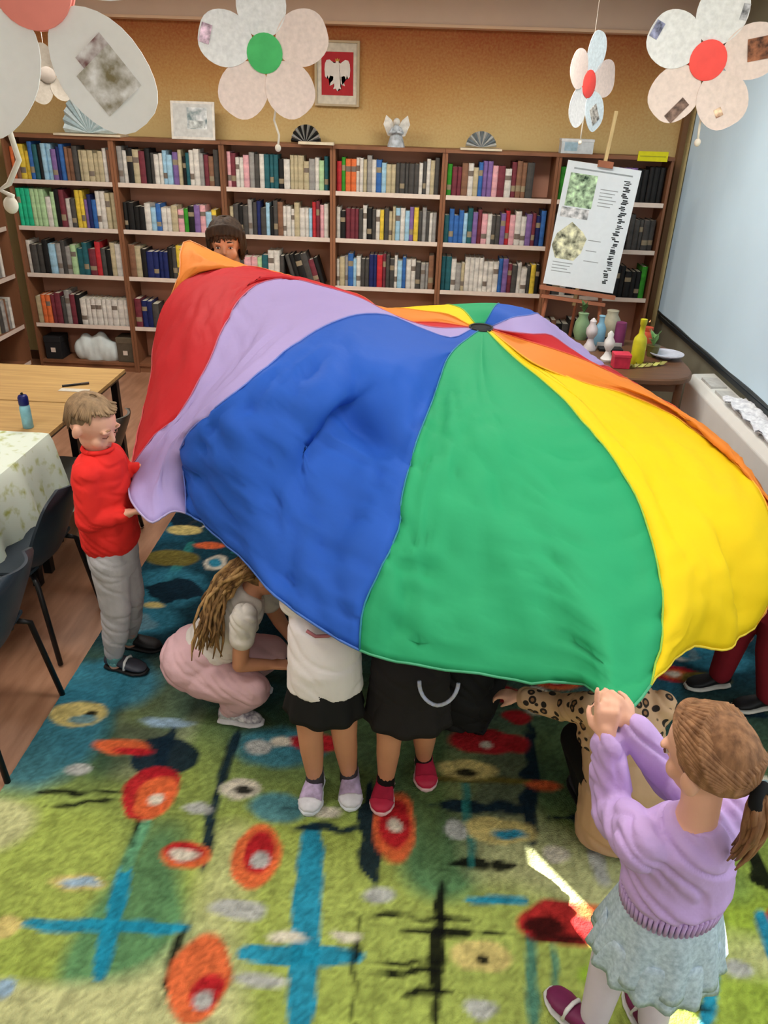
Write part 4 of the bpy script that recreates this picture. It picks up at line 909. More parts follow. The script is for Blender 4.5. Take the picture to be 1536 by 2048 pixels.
# ------------------------------------------------------------------ people
m_skin = mat('skin_fair', (226, 172, 146), .55, .05, 12, spec=.35); m_skin2 = mat('skin_tan', (206, 146, 112), .55, .05, 12, spec=.35)
m_eye = mat('eye_dark', (36, 28, 26), .2); m_lip = mat('lip_pink', (190, 104, 100), .5); m_eyew = mat('eye_white', (236, 232, 226), .3)
def hairmat(name, c, c2): return mat(name, c, .6, .18, 60, rgb2=c2, bump=.3, bscale=90, stretch=(1, 1, .18), spec=.15)
UPV = V((0, 0, 1))
def head(mb, c, f, u, s=1.0):
    c = V(c); f = V(f).normalized(); u = (V(u)-f*V(u).dot(f)).normalized(); r = f.cross(u)
    mb.ell(c+u*.022*s-f*.006*s, r*.073*s, f*.090*s, u*.086*s, 22, 14)      # cranium
    mb.ell(c-u*.040*s+f*.022*s, r*.056*s, f*.062*s, u*.062*s, 20, 12)      # jaw
    mb.ell(c-u*.082*s+f*.058*s, r*.022*s, f*.018*s, u*.016*s)              # chin
    for q in (-1, 1):
        mb.ell(c-u*.032*s+f*.055*s+r*q*.035*s, r*.023*s, f*.021*s, u*.026*s) # cheek
        mb.ell(c-u*.008*s-f*.008*s+r*q*.077*s, r*.010*s, f*.017*s, u*.027*s)  # ear
        mb.ell(c+u*.02*s+f*.078*s+r*q*.03*s, r*.022*s, f*.010*s, u*.009*s) # brow ridge
    mb.limb([c+u*.006*s+f*.080*s, c-u*.020*s+f*.092*s], [.008*s, .0105*s])  # nose
    mb.ell(c-u*.024*s+f*.084*s, r*.015*s, f*.010*s, u*.008*s)
    return c, f, u, r
def face(parent, H, s=1.0, brow=None, smile=True, closed=False):
    c, f, u, r = H
    for q in (-1, 1):
        if closed:
            build(MB().tube([c+u*.000*s+f*.0815*s+r*q*.018*s, c-u*.004*s+f*.083*s+r*q*.030*s, c-u*.001*s+f*.076*s+r*q*.043*s], .0022*s, 6), 'eyelid', mat('eyelid_line', (120, 74, 60), .6), parent, True)
        else:
            e_ = build(MB().ell(c+u*.000*s+f*.0765*s+r*q*.030*s, r*.0105*s, f*.0065*s, u*.0048*s), 'eye', m_eyew, parent, True)
            build(MB().ell(c+u*.000*s+f*.0815*s+r*q*.030*s, r*.0050*s, f*.003*s, u*.0046*s), 'iris', m_eye, e_, True)
            build(MB().tube([c+u*.004*s+f*.080*s+r*q*.019*s, c+u*.0065*s+f*.0825*s+r*q*.030*s, c+u*.003*s+f*.075*s+r*q*.042*s], .0022*s, 6), 'eyelid', mat('eyelid_line', (120, 74, 60), .6), parent, True)
        if brow: build(MB().tube([c+u*.027*s+f*.083*s+r*q*.016*s, c+u*.029*s+f*.083*s+r*q*.03*s, c+u*.020*s+f*.072*s+r*q*.046*s], .0035*s, 6), 'eyebrow', brow, parent, True)
    pts = [c-u*(.050-(.006 if smile else 0)*abs(k)**1.5/2.8)*s+f*(.0845-.0042*abs(k)**1.3)*s+r*k*.0095*s for k in (-2, -1, 0, 1, 2)]
    build(MB().tube(pts, [.002*s, .004*s, .0048*s, .004*s, .002*s], 8), 'mouth', m_lip, parent, True)
def hand(mb, w, d, pn, side, s=.78, curl=.5, spread=.0, point=None):
    # w wrist, d direction of the hand, pn palm normal, side +-1 thumb side along pn x d
    w, d, pn = V(w), V(d).normalized(), V(pn); pn = (pn-d*pn.dot(d)).normalized(); sd = pn.cross(d)*side
    kn = w+d*.085*s
    mb.limb([w, w+d*.03*s], [.021*s, .024*s])
    for q in (-.027, -.009, .009, .027): mb.limb([w+d*.012*s+sd*q*.55*s, kn+sd*q*s], [.015*s, .0125*s], 10)
    for k, (q, L) in enumerate(((.029, .070), (.010, .079), (-.010, .073), (-.029, .057))):
        cr = curl if not (point is not None and k == point) else .03
        p = kn+sd*q*s; dd = d; pts = [p]
        for j, fr in enumerate((.45, .32, .23)):
            a = cr*(.8 if j == 0 else 1.0)*1.05; dd = (dd*math.cos(a)+pn*math.sin(a)).normalized() if j == 0 else (dd*math.cos(a)+(pn-dd*pn.dot(dd)).normalized()*math.sin(a)).normalized()
            p = p+dd*L*fr*s; pts.append(p)
        mb.limb(pts, [.0100*s, .0094*s, .0086*s, .0076*s], 10)
    p0 = w+d*.022*s+sd*.020*s; p1 = p0+(d*.6+sd*.75+pn*.25)*.032*s; p2 = p1+(d*.85+sd*.25+pn*.45)*.030*s; p3 = p2+(d*.8+pn*.6)*.020*s
    mb.limb([p0, p1, p2, p3], [.0135*s, .0118*s, .0104*s, .0085*s], 10)
def shoe(parent, heel, d, L, m_up, m_sole, W=.072, strap=None, h=.055, cap=None):
    # heel: back of the shoe on the floor; upper and sole with toe shape
    heel = V(heel); d = V((d[0], d[1], 0)).normalized(); sd = V((d.y, -d.x, 0)); z = UPV
    prof = [(0, .62, .9), (.12, .8, 1.0), (.35, .78, .92), (.55, .95, .74), (.75, 1.05, .56), (.92, .8, .40), (1.0, .35, .22)]
    up = MB().loft([(heel+d*L*t+z*(.016+h*hh/2), sd*W*wd/2, z*h*hh/2) for t, wd, hh in prof], 16)
    so = MB().loft([(heel+d*(L*t+(.006 if t == 1 else -.004 if t == 0 else 0))+z*.010, sd*(W*wd/2+.005), z*.010) for t, wd, hh in prof], 16)
    o = blob(up, 'shoe', m_up, parent, .006, 3)
    blob(so, 'sole', m_sole, o, .005, 2)
    if cap: blob(MB().loft([(heel+d*(L*t+.003)+z*(.016+h*hh/2), sd*(W*wd/2+.003), z*(h*hh/2+.003)) for t, wd, hh in prof[4:]], 16), 'toe_cap', cap, o, .005, 2)
    if strap:
        q = heel+d*L*.55
        build(MB().tube([q+sd*W*.47+z*.025, q+sd*W*.3+z*.058, q+z*.066, q-sd*W*.3+z*.058, q-sd*W*.47+z*.025], .006, 6), 'strap', strap, o, True)
    return o
def torso_secs(hip, chest, neck, r, f, w, dpt):
    hip, chest, neck, r, f = V(hip), V(chest), V(neck), V(r).normalized(), V(f).normalized()
    return [(hip-(chest-hip)*.18, r*w*.80, f*dpt*.8), (hip, r*w*.98, f*dpt*1.0), (hip.lerp(chest, .45), r*w*.90, f*dpt*.96), (chest, r*w*1.0, f*dpt*1.0), (chest.lerp(neck, .55), r*w*.95, f*dpt*.86), (chest.lerp(neck, .85), r*w*.55, f*dpt*.62), (neck, r*w*.34, f*dpt*.5)]
def skirt(parent, top, bot, r, f, w0, d0, w1, d1, m, name='skirt', pleats=11, amp=.08, rows=8, thick=.004, drop=0):
    top, bot, r, f = V(top), V(bot), V(r).normalized(), V(f).normalized(); n = 88; rs = []
    for k in range(rows+1):
        t = k/rows; c = top.lerp(bot, t); e_ = t**.8
        rs.append([c+r*(w0+(w1-w0)*e_)*math.cos(a)*(1+amp*t*math.sin(pleats*a+.7*t))+f*(d0+(d1-d0)*e_)*math.sin(a)*(1+amp*t*math.sin(pleats*a+.7*t))+UPV*(-drop*t*math.sin(a*3+1)) for a in (2*math.pi*i/n for i in range(n))])
    inn = [[p+(c_-p)*.05+UPV*.001 for p in ring] for ring in reversed(rs) for c_ in [sum(ring, V())/n]]
    mb = MB().rings(rs+inn, closed=True)
    return build(mb, name, m, parent, True)

def comb(mb, H, s, n=46, front=.05, side=-.03, back=-.09, rad=.0055, seed=1, scale=1.0, jit=.012):
    # strands running from the crown down over the skull; lengths set by where they end
    c, f, u, r = H; rg = random.Random(seed); o = c+u*.030*s-f*.014*s
    for k in range(n):
        a = 2*math.pi*(k+.5*rg.random())/n; ca, sa = math.cos(a), math.sin(a)      # ca>0 front
        end = front if ca > .55 else (side if ca > -.3 else back); end += rg.uniform(-jit, jit)
        pts = []
        for j in range(7):
            q = j/6; ph = .15+q*1.45
            hh = .088*math.cos(ph); z = max(hh, 0) if end > -.01 else hh
            ed = math.sin(min(ph, math.pi/2))
            p = o+(f*ca*.093+r*sa*.081)*ed*s*scale+u*(.088*math.cos(min(ph, math.pi/2))+(0 if ph < math.pi/2 else 0))*s*scale
            lim = c+u*end*s
            zz = (p-lim).dot(u)
            if zz < 0: p = p-u*zz
            if j == 6: p = p-u*(p-lim).dot(u)
            pts.append(p)
        mb.tube(pts, [rad*.6*s, rad*s, rad*1.1*s, rad*1.1*s, rad*s, rad*.8*s, rad*.35*s], 6)
# --- boy in red
f = V((.93, -.22, 0)).normalized(); r = f.cross(UPV)
bx = V((-1.205, 2.62, 0))
t = thing('person', 'child in a red sweatshirt and grey sweatpants holding the lavender edge', 'person', bx)
hd = at(184, 848, 2.62); hf = V((.93, -.24, -.36)); hu = V((.2, -.1, 1))
chest = V((-1.185, 2.62, .92)); hip = V((-1.18, 2.62, .62)); nk = V((-1.178, 2.62, 1.045))
hipR, hipL = hip-f*.0+V((0, -.055, -.03)), hip+V((0, .055, -.03))
ankR, ankL = at(228, 1302, 2.59), at(258, 1262, 2.74); ankR.z = .075; ankL.z = .075
kR, kL = V((-1.185, 2.575, .345)), V((-1.165, 2.68, .345))
shR, shL = V((-1.195, 2.525, .965)), V((-1.175, 2.715, .965))
elR, wrR = V((-1.205, 2.50, .79)), V((-1.085, 2.545, .80))
elL, wrL = V((-1.135, 2.755, .83)), V((-1.085, 2.735, .905))
mb = MB(); H = head(mb, hd, hf, hu, 1.03)
mb.limb([nk-UPV*.05, nk+UPV*.03, hd-UPV*.03], [.046, .040, .042]).loft(torso_secs(hip, chest, nk, r, f, .105, .075))
for s_, e_, w_, sg in ((shR, elR, wrR, 1), (shL, elL, wrL, -1)):
    mb.limb([s_, e_, w_], [.038, .031, .023]); hand(mb, w_, V((.9, .15, .25)), V((.2, -.3*sg, -1)), -sg, .78, .75)
mb.limb([hipR, kR, ankR, ankR-UPV*.04], [.062, .046, .032, .03]).limb([hipL, kL, ankL, ankL-UPV*.04], [.062, .046, .032, .03])
body = blob(mb, 'body', m_skin, t, .0055, 3); face(body, H, 1.03, mat('brow_blond', (170, 130, 96), .7), closed=True)
c, f_, u_, r_ = H
hb = MB().ell(c+u_*.034-f_*.016, r_*.0765, f_*.088, u_*.080, 24, 14)
for k in range(26):
    a = k*2.4; b_ = .25+.75*(k/26); v = (r_*math.cos(a)+f_*math.sin(a)*.9)*.07*b_; q = c+u_*(.1-.04*b_*b_)-f_*.014+v
    hb.limb([q-u_*.012, q+v*.10+u_*.006], [.012, .006], 8)
hr = blob(hb, 'hair', hairmat('hair_ash_blond', (104, 86, 66), (132, 110, 84)), t, .006, 2)
h2 = MB(); comb(h2, H, 1.0, 74, .088, .05, -.015, .005, 3, .985, .008); build(h2, 'hair_strands', hairmat('hair_ash_light', (126, 104, 80), (150, 124, 94)), hr, True)
m_red = mat('sweatshirt_red', (226, 44, 38), .85, .06, 12, bump=.12, bscale=60)
mb = MB().loft([(hip-UPV*.005, r*.118, f*.095), (hip+UPV*.03, r*.132, f*.108), (hip.lerp(chest, .45), r*.128, f*.104), (chest, r*.128, f*.098), (chest.lerp(nk, .55), r*.115, f*.082), (nk-UPV*.008, r*.058, f*.056)])
for s_, e_, w_ in ((shR, elR, wrR), (shL, elL, wrL)):
    mb.limb([s_, s_.lerp(e_, .5), e_, e_.lerp(w_, .6), w_-(w_-e_)*.06], [.054, .053, .050, .042, .034])
blob(mb, 'sweatshirt', m_red, t, .0065, 3, (.0065, 15, .9))
build(MB().tube([nk-UPV*.005+(r*math.cos(a)*.056+f*math.sin(a)*.054) for a in (2*math.pi*i/20 for i in range(21))], .009, 8), 'collar', m_red, t, True)
m_swp = mat('sweatpants_grey', (190, 188, 192), .9, .06, 14, bump=.4, bscale=22)
mb = MB().loft([(hip+UPV*.02, r*.112, f*.092), (hip-UPV*.06, r*.115, f*.096), (hip-UPV*.12, r*.10, f*.085)])
for h_, k_, a_ in ((hipR, kR, ankR), (hipL, kL, ankL)):
    mb.limb([h_, h_.lerp(k_, .5), k_, k_.lerp(a_, .55), a_+UPV*.03], [.078, .072, .062, .056, .043])
blob(mb, 'sweatpants', m_swp, t, .0065, 3, (.0045, 13, .8))
m_drk = mat('shoe_dark_grey', (54, 56, 66), .5, .2, 30); m_sd = mat('sole_black', (20, 20, 22), .6); m_tl = mat('sock_teal', (120, 176, 176), .8)
for a_ in (ankR, ankL):
    o = build(MB().limb([a_+UPV*.045, a_-UPV*.015], [.034, .036]), 'sock', m_tl, t, True)
o = shoe(t, V((ankR.x-.045, ankR.y+.012, .014)), (.97, -.2), .19, m_drk, m_sd, .078, mat('strap_white', (216, 216, 216), .6))
o = shoe(t, V((ankL.x-.045, ankL.y+.01, .014)), (.98, -.12), .19, mat('shoe_black', (26, 26, 28), .5), m_sd, .078)

# --- crouching girl with long hair
f = V((.95, .25, 0)).normalized(); r = f.cross(UPV)
t = thing('person', 'crouching child with long wavy hair, white top and pink trousers', 'person', (-.72, 2.38, 0))
hip = V((-.77, 2.42, .235)); chest = V((-.645, 2.42, .46)); nk = V((-.575, 2.42, .57)); hd = V((-.525, 2.435, .655))
mb = MB(); H = head(mb, hd, V((.8, .2, -.35)), V((.3, 0, 1)), .98)
shR, elR, wrR = V((-.585, 2.31, .525)), V((-.605, 2.28, .325)), V((-.505, 2.32, .30)); shL, elL, wrL = V((-.57, 2.53, .52)), V((-.5, 2.56, .33)), V((-.44, 2.5, .29))
hR, kR, aR = hip+V((.0, -.07, -.03)), V((-.565, 2.29, .20)), V((-.66, 2.31, .075)); hL, kL, aL = hip+V((0, .08, -.03)), V((-.53, 2.5, .22)), V((-.66, 2.5, .075))
mb.limb([nk, hd], [.042, .044]).loft(torso_secs(hip, chest, nk, r, V((.8, 0, -.4)), .105, .08))
for s_, e_, w_, sg in ((shR, elR, wrR, 1), (shL, elL, wrL, -1)):
    mb.limb([s_, e_, w_], [.038, .030, .022]); hand(mb, w_, V((.95, .1, 0)), V((0, 0, -1)), -sg, .76, .35)
for h_, k_, a_ in ((hR, kR, aR), (hL, kL, aL)): mb.limb([h_, k_, a_], [.066, .048, .034])
body = blob(mb, 'body', m_skin2, t, .0065, 3); face(body, H, .98)
m_wt = mat('top_cream', (226, 220, 212), .85, .05, 14, bump=.4, bscale=30)
mb = MB().loft([(hip+V((-.005, 0, .055)), r*.115, V((.085, 0, -.05))), (hip.lerp(chest, .5), r*.12, V((.095, 0, -.05))), (chest, r*.125, V((.09, 0, -.05))), (chest.lerp(nk, .6), r*.11, V((.07, 0, -.04))), (nk, r*.05, V((.05, 0, -.03)))])
for s_, e_ in ((shR, elR), (shL, elL)): mb.limb([s_, s_.lerp(e_, .42)], [.055, .05])
blob(mb, 'top', m_wt, t, .0065, 3, (.007, 20, .5))
m_pnk = mat('trousers_pink', (222, 182, 188), .85, .05, 14, bump=.35, bscale=24)
mb = MB().ell(hip+V((-.045, -.0, .0)), (.145, 0, .02), (0, .155, 0), (-.02, 0, .125)).ell(hip+V((.0, 0, .06)), (.11, 0, 0), (0, .125, 0), (0, 0, .075))
for h_, k_, a_ in ((hR, kR, aR), (hL, kL, aL)): mb.limb([h_, h_.lerp(k_, .5), k_, k_.lerp(a_, .6), a_+V((0, 0, .012))], [.092, .085, .070, .058, .048])
blob(mb, 'trousers', m_pnk, t, .0065, 3, (.007, 15, .6))
c, f_, u_, r_ = H
hb = MB().ell(c+u_*.026-f_*.018, r_*.082, f_*.092, u_*.090, 22, 14)
rg = random.Random(2); hbs = MB()
for k in range(110):
    a = rg.uniform(-1.6, 1.6); st_ = c-f_*(.05+.03*math.cos(a))+r_*(.075*math.sin(a))+u_*rg.uniform(.0, .05)
    en = V((-.72+rg.uniform(-.055, .06), 2.395+.09*math.sin(a)+rg.uniform(-.02, .02)-.06, .40+rg.uniform(-.035, .09))); pts = []
    for j in range(9):
        q = j/8; p = st_.lerp(en, q)+V((-.035*math.sin(q*math.pi), -.03*math.sin(q*math.pi), .035*math.sin(q*math.pi)))
        pts.append(p+V((.010*math.sin(q*14+k), .010*math.cos(q*12+k*2), .006*math.sin(q*15+k*3))))
    (hbs if k % 3 == 0 else hb).tube(pts, [.006, .0075, .008, .0078, .0075, .007, .006, .005, .002], 6)
hr = build(hb, 'hair', hairmat('hair_brown_blond', (86, 62, 42), (140, 106, 66)), t, True)
build(hbs, 'hair_highlights', hairmat('hair_gold', (150, 116, 74), (186, 150, 100)), hr, True)
build(MB().tube([c+u_*.04+(r_*math.cos(a)*.088+u_*math.sin(a)*.088)*.98+f_*(.02) for a in (math.pi*i/12 for i in range(13))], .008, 6), 'hair_band', mat('band_beige', (196, 160, 140), .6), t, True)
for a_ in (aR, aL):
    o = shoe(t, V((a_.x-.05, a_.y, .014)), (.98, -.05), .175, mat('shoe_lavender_print', (206, 200, 224), .6, .6, 60, rgb2=(230, 226, 236)), mat('sole_white', (226, 226, 230), .6), .07)

# --- child in white T-shirt and black skirt, facing the camera under the cloth
def standing(label, x, feet, hipz, lean, hem_shirt, skirt_z, m_top, m_bot, m_sk, socks, shoes, top_w, top_name, bot_name, hairm, sk_w, shirt_low_w):
    f = V((0, -1, 0)); r = V((-1, 0, 0)); base = V((x[0], x[1], 0))
    t = thing('person', label, 'person', base)
    hip = V((x[0], x[1]+.02, hipz)); chest = hip+V((0, lean*.45, .19)); nk = hip+V((0, lean*1.6, .27)); hd = nk+V((0, lean*.3+.06, .055))
    mb = MB(); H = head(mb, hd, V((0, -.9, -.45)), V((0, -.3, 1)), .92)
    mb.limb([nk, hd], [.04, .042]).loft(torso_secs(hip, chest, nk, r, f, .10, .072))
    for sg in (-1, 1):
        s_ = chest+V((sg*.105, .02, .06)); e_ = s_+V((-sg*.01, .12, -.06)); w_ = e_+V((-sg*.05, .10, .03))
        mb.limb([s_, e_, w_], [.034, .028, .021]); hand(mb, w_, V((0, 1, .1)), V((0, 0, -1)), -sg, .72, .7)
    for (fx, fy), sg in zip(feet, (-1, 1)):
        h_ = hip+V((sg*.055, 0, -.03)); a_ = V((fx, fy, .075)); k_ = h_.lerp(a_, .52)+V((0, -.025, 0))
        mb.limb([h_, k_, k_.lerp(a_, .3), a_, a_-UPV*.04], [.062, .044, .042, .029, .028])
    body = blob(mb, 'body', m_skin2, t, .0065, 3); face(body, H, .92)
    c, f_, u_, r_ = H
    hb = MB().ell(c+u_*.034-f_*.018, r_*.078, f_*.088, u_*.080, 22, 14)
    for k in range(10):
        a = k/9*math.pi*1.1-.1; q = c-f_*.05*math.sin(a)+r_*.075*math.cos(a); hb.limb([q+u_*.02, q-u_*.06, q-u_*.13], [.02, .018, .01], 8)
    blob(hb, 'hair', hairm, t, .007, 2)
    mb = MB().loft([(hip+V((0, 0, hem_shirt-hipz)), r*shirt_low_w, f*.098), (hip+V((0, 0, .06)), r*top_w, f*.095), (chest, r*.125, f*.092), (chest.lerp(nk, .55), r*.11, f*.075), (nk, r*.05, f*.05)])
    for sg in (-1, 1):
        s_ = chest+V((sg*.105, .02, .06)); e_ = s_+V((-sg*.01, .12, -.06)); mb.limb([s_, s_.lerp(e_, .8)], [.052, .052])
    blob(mb, top_name, m_top, t, .0065, 3, (.0045, 13, .4))
    if m_sk: skirt(t, hip+V((0, 0, .02)), V((hip.x, hip.y, skirt_z)), r, f, .105, .085, sk_w, .115, m_sk, bot_name, 9, .05)
    for (fx, fy), i in zip(feet, (0, 1)):
        a_ = V((fx, fy, .075))
        build(MB().limb([a_+UPV*socks[1], a_-UPV*.03], [.031, .033]), 'sock', socks[0], t, True)
        shoe(t, V((fx, fy+.055, .014)), ((fx-x[0])*1.2, -1), shoes[2], shoes[0], shoes[1], .082, cap=shoes[3])
    return t, chest, nk
m_sl = mat('sole_pale', (222, 228, 236), .6)
t, ch, nk = standing('child in a white T-shirt, black skirt and lilac trainers under the blue panel', (-.25, 1.99), ((-.285, 1.99), (-.165, 2.02)), .52, .10, .485, .385,
    mat('tshirt_white', (238, 232, 232), .85, .03, 14, bump=.3, bscale=22), None, mat('skirt_black', (22, 22, 24), .8, .1, 20), (mat('sock_charcoal', (66, 62, 68), .85), .06), (mat('trainer_lilac', (190, 172, 206), .55, .3, 40), m_sl, .175, mat('toe_white', (226, 226, 234), .5)), .125, 'tshirt', 'skirt', hairmat('hair_fair', (150, 116, 78), (190, 152, 104)), .138, .132)
build(MB().tube([ch+V((-.05, -.096, .03)), ch+V((-.02, -.103, .015)), ch+V((.02, -.103, .02)), ch+V((.055, -.094, .035))], .006, 6), 'shirt_print', mat('print_rose', (178, 110, 116), .7), t, True)
t, ch, nk = standing('child in a long black tunic and crimson shoes beneath the green panel', (.035, 2.02), ((-.03, 2.0), (.105, 2.12)), .50, .10, .37, .34,
    mat('tunic_black', (34, 31, 33), .85, .08, 14, bump=.3, bscale=18), None, mat('tunic_black', (34, 31, 33)), (mat('sock_black', (16, 16, 16), .85), .05), (mat('shoe_crimson', (176, 36, 66), .5, .15, 30), mat('sole_rose', (226, 190, 190), .6), .165, mat('toe_crimson', (190, 40, 72), .5)), .135, 'tunic', 'tunic_hem', hairmat('hair_dark', (50, 36, 28), (80, 58, 42)), .152, .148)
build(MB().tube([V((.125-.062*math.cos(math.pi*k/14), 1.905+.012*abs(k-7)/7, .60-.085*math.sin(math.pi*k/14))) for k in range(15)], .0065, 8), 'bead_necklace', mat('beads_blue_white', (222, 224, 230), .4, .35, 70, rgb2=(170, 180, 214)), t, True)

# --- crouching child in black
f = V((.3, .95, 0)).normalized(); r = f.cross(UPV)
t = thing('person', 'child in a black hooded jacket crouching behind the black tunic', 'person', (.22, 2.3, 0))
hip = V((.23, 2.27, .25)); chest = V((.22, 2.33, .44)); nk = V((.215, 2.38, .55)); hd = V((.21, 2.43, .64))
mb = MB(); H = head(mb, hd, f, UPV, .95); mb.limb([nk, hd], [.042, .044]).loft(torso_secs(hip, chest, nk, r, f, .10, .075))
sh = {}
for sg in (-1, 1):
    s_ = chest+r*sg*.11+UPV*.05; e_ = s_+f*.05-UPV*.15+r*sg*.03; w_ = e_+f*.13-UPV*.02; sh[sg] = (s_, e_, w_)
    mb.limb([s_, e_, w_], [.036, .03, .022]); hand(mb, w_, f, V((0, 0, -1)), sg, .75, .4)
    h_ = hip+r*sg*.07; k_ = h_+f*.24+UPV*.0+r*sg*.02; a_ = h_+f*.12; a_.z = .075; sh[sg] += (h_, k_, a_); mb.limb([h_, k_, a_], [.064, .048, .034])
body = blob(mb, 'body', m_skin, t, .007, 3); face(body, H, .95)
m_bj = mat('jacket_black', (24, 24, 26), .75, .1, 14, bump=.3, bscale=20); m_bt = mat('trousers_black', (20, 20, 22), .8, .1, 14)
mb = MB().loft([(hip-UPV*.10, r*.125, f*.10), (hip+UPV*.02, r*.13, f*.105), (chest, r*.13, f*.10), (chest.lerp(nk, .6), r*.11, f*.08), (nk, r*.055, f*.05)])
for sg in (-1, 1): s_, e_, w_ = sh[sg][:3]; mb.limb([s_, e_, w_-(w_-e_)*.1], [.052, .046, .036])
blob(mb, 'jacket', m_bj, t, .007, 3, (.009, 14, .5))
mb = MB().ell(hip-UPV*.03, r*.12, f*.11, UPV*.09)
for sg in (-1, 1): h_, k_, a_ = sh[sg][3:]; mb.limb([h_, k_, a_+UPV*.02], [.08, .064, .046])
blob(mb, 'trousers', m_bt, t, .007, 3)
build(MB().sph(V((.315, 2.185, .235)), .008), 'snap_button', mat('snap_silver', (216, 218, 222), .25, metal=.6), t, True)
c, f_, u_, r_ = H
blob(MB().ell(c+u_*.03-f_*.016, r_*.078, f_*.09, u_*.082).ell(c-u_*.03-f_*.05, r_*.06, f_*.04, u_*.06), 'hair', MATS['hair_dark'], t, .007, 2)
for sg in (-1, 1): a_ = sh[sg][5]; shoe(t, V((a_.x-f.x*.05, a_.y-f.y*.05, .014)), (f.x, f.y), .18, m_drk, m_sd, .075)

# --- crouching child in leopard print
f = V((-.12, .99, 0)).normalized(); r = f.cross(UPV)
t = thing('person', 'crouching child in a tan coat with leopard print shoulders, seen from behind', 'person', (.74, 1.93, 0))
hip = V((.765, 1.90, .24)); chest = V((.735, 1.945, .47)); nk = V((.72, 1.99, .59)); hd = V((.71, 2.05, .68))
mb = MB(); H = head(mb, hd, f, V((0, .2, 1)), .93); mb.limb([nk, hd], [.042, .044]).loft(torso_secs(hip, chest, nk, r, f, .105, .075))
sh = {}
for sg in (-1, 1):
    s_ = chest+r*sg*.115+UPV*.05
    if sg < 0: e_ = V((.56, 2.04, .42)); w_ = V((.43, 2.10, .40))
    else: e_ = s_+f*.10-UPV*.12+r*.03; w_ = e_+f*.12
    sh[sg] = (s_, e_, w_); mb.limb([s_, e_, w_], [.036, .03, .022]); hand(mb, w_, (w_-e_), V((0, 0, -1)), sg, .75, .45)
    h_ = hip+r*sg*.07; k_ = h_+f*.22-UPV*.02+r*sg*.02; a_ = h_+f*.1; a_.z = .075; sh[sg] += (h_, k_, a_); mb.limb([h_, k_, a_], [.064, .048, .034])
body = blob(mb, 'body', m_skin, t, .007, 3); face(body, H, .93)
ml = bpy.data.materials.new('leopard_cloth'); ml.use_nodes = True; nt = ml.node_tree; b = nt.nodes['Principled BSDF']; b.inputs['Roughness'].default_value = .9
tc = nt.nodes.new('ShaderNodeTexCoord'); vo = nt.nodes.new('ShaderNodeTexVoronoi'); vo.inputs['Scale'].default_value = 27; vo.inputs['Randomness'].default_value = .75; nt.links.new(tc.outputs['Object'], vo.inputs['Vector'])
rp = nt.nodes.new('ShaderNodeValToRGB'); e = rp.color_ramp.elements; e[0].position = .0; e[0].color = (*lin((150, 108, 70)), 1); e[1].position = .47; e[1].color = (*lin((206, 168, 132)), 1)
e.new(.17).color = (*lin((150, 108, 72)), 1); e.new(.21).color = (*lin((38, 28, 22)), 1); e.new(.36).color = (*lin((40, 30, 24)), 1); e.new(.40).color = (*lin((206, 168, 132)), 1)
nt.links.new(vo.outputs['Distance'], rp.inputs[0]); nt.links.new(rp.outputs[0], b.inputs['Base Color'])
mtan = mat('coat_tan', (198, 162, 132), .9, .06, 10, bump=.3, bscale=16)
mb = MB().loft([(hip+V((.01, -.035, -.21)), r*.15, f*.11), (hip+V((.0, -.02, -.1)), r*.15, f*.115), (hip+UPV*.04, r*.145, f*.11), (chest-UPV*.03, r*.14, f*.10)])
blob(mb, 'coat', mtan, t, .007, 3, (.007, 12, .3))
mb = MB().loft([(chest-UPV*.085, r*.146, f*.106), (chest+UPV*.02, r*.142, f*.100), (chest.lerp(nk, .55), r*.12, f*.082), (nk, r*.06, f*.055)])
for sg in (-1, 1): s_, e_, w_ = sh[sg][:3]; mb.limb([s_, e_, w_-(w_-e_)*.12], [.055, .050, .042])
blob(mb, 'leopard_yoke', ml, t, .007, 3, (.006, 16, .6))
mb = MB()
for sg in (-1, 1): h_, k_, a_ = sh[sg][3:]; mb.limb([h_, k_, a_+UPV*.02], [.075, .062, .046])
blob(mb, 'leggings', m_bt, t, .008, 3)
c, f_, u_, r_ = H
blob(MB().ell(c+u_*.03-f_*.016, r_*.078, f_*.09, u_*.082).ell(c-u_*.03-f_*.05, r_*.06, f_*.04, u_*.06), 'hair', MATS['hair_fair'], t, .007, 2)
for sg in (-1, 1): a_ = sh[sg][5]; shoe(t, V((a_.x-f.x*.05, a_.y-f.y*.05, .014)), (f.x, f.y), .18, m_drk, m_sd, .075)

# --- girl in lilac, seen from behind, nearest
f = V((-.42, .90, 0)).normalized(); r = f.cross(UPV)
t = thing('person', 'child in a lilac cardigan and pale denim skirt reaching up, nearest the camera', 'person', (.66, 1.22, 0))
hip = V((.662, 1.22, .600)); chest = V((.655, 1.225, .745)); nk = V((.655, 1.20, .875)); hd = V((.650, 1.215, 1.030))
hf = V((-.66, .66, -.22)); hu = V((-.15, .10, 1))
mb = MB(); H = head(mb, hd, hf, hu, 1.0)
for q in (-1, 1): mb.ell(H[0]-H[2]*.012+H[3]*q*.087-H[1]*.002, H[3]*.013, H[1]*.019, H[2]*.030)
shL = chest-r*.125+UPV*.06; shR = chest+r*.12+UPV*.07
elL = at(1226, 1618, 1.37); wrL = at(1212, 1478, 1.42); elR = at(1347, 1560, 1.42); wrR = at(1262, 1452, 1.445)
mb.limb([nk-UPV*.03, nk+UPV*.03, hd-UPV*.03], [.046, .041, .044]).loft(torso_secs(hip, chest, nk, r, f, .105, .078))
mb.limb([shL, elL, wrL], [.039, .031, .023]).limb([shR, elR, wrR], [.039, .031, .023])
hand(mb, wrL, at(1214, 1405, 1.45)-wrL, V((.2, .95, -.1)), -1, .80, .95, point=0)
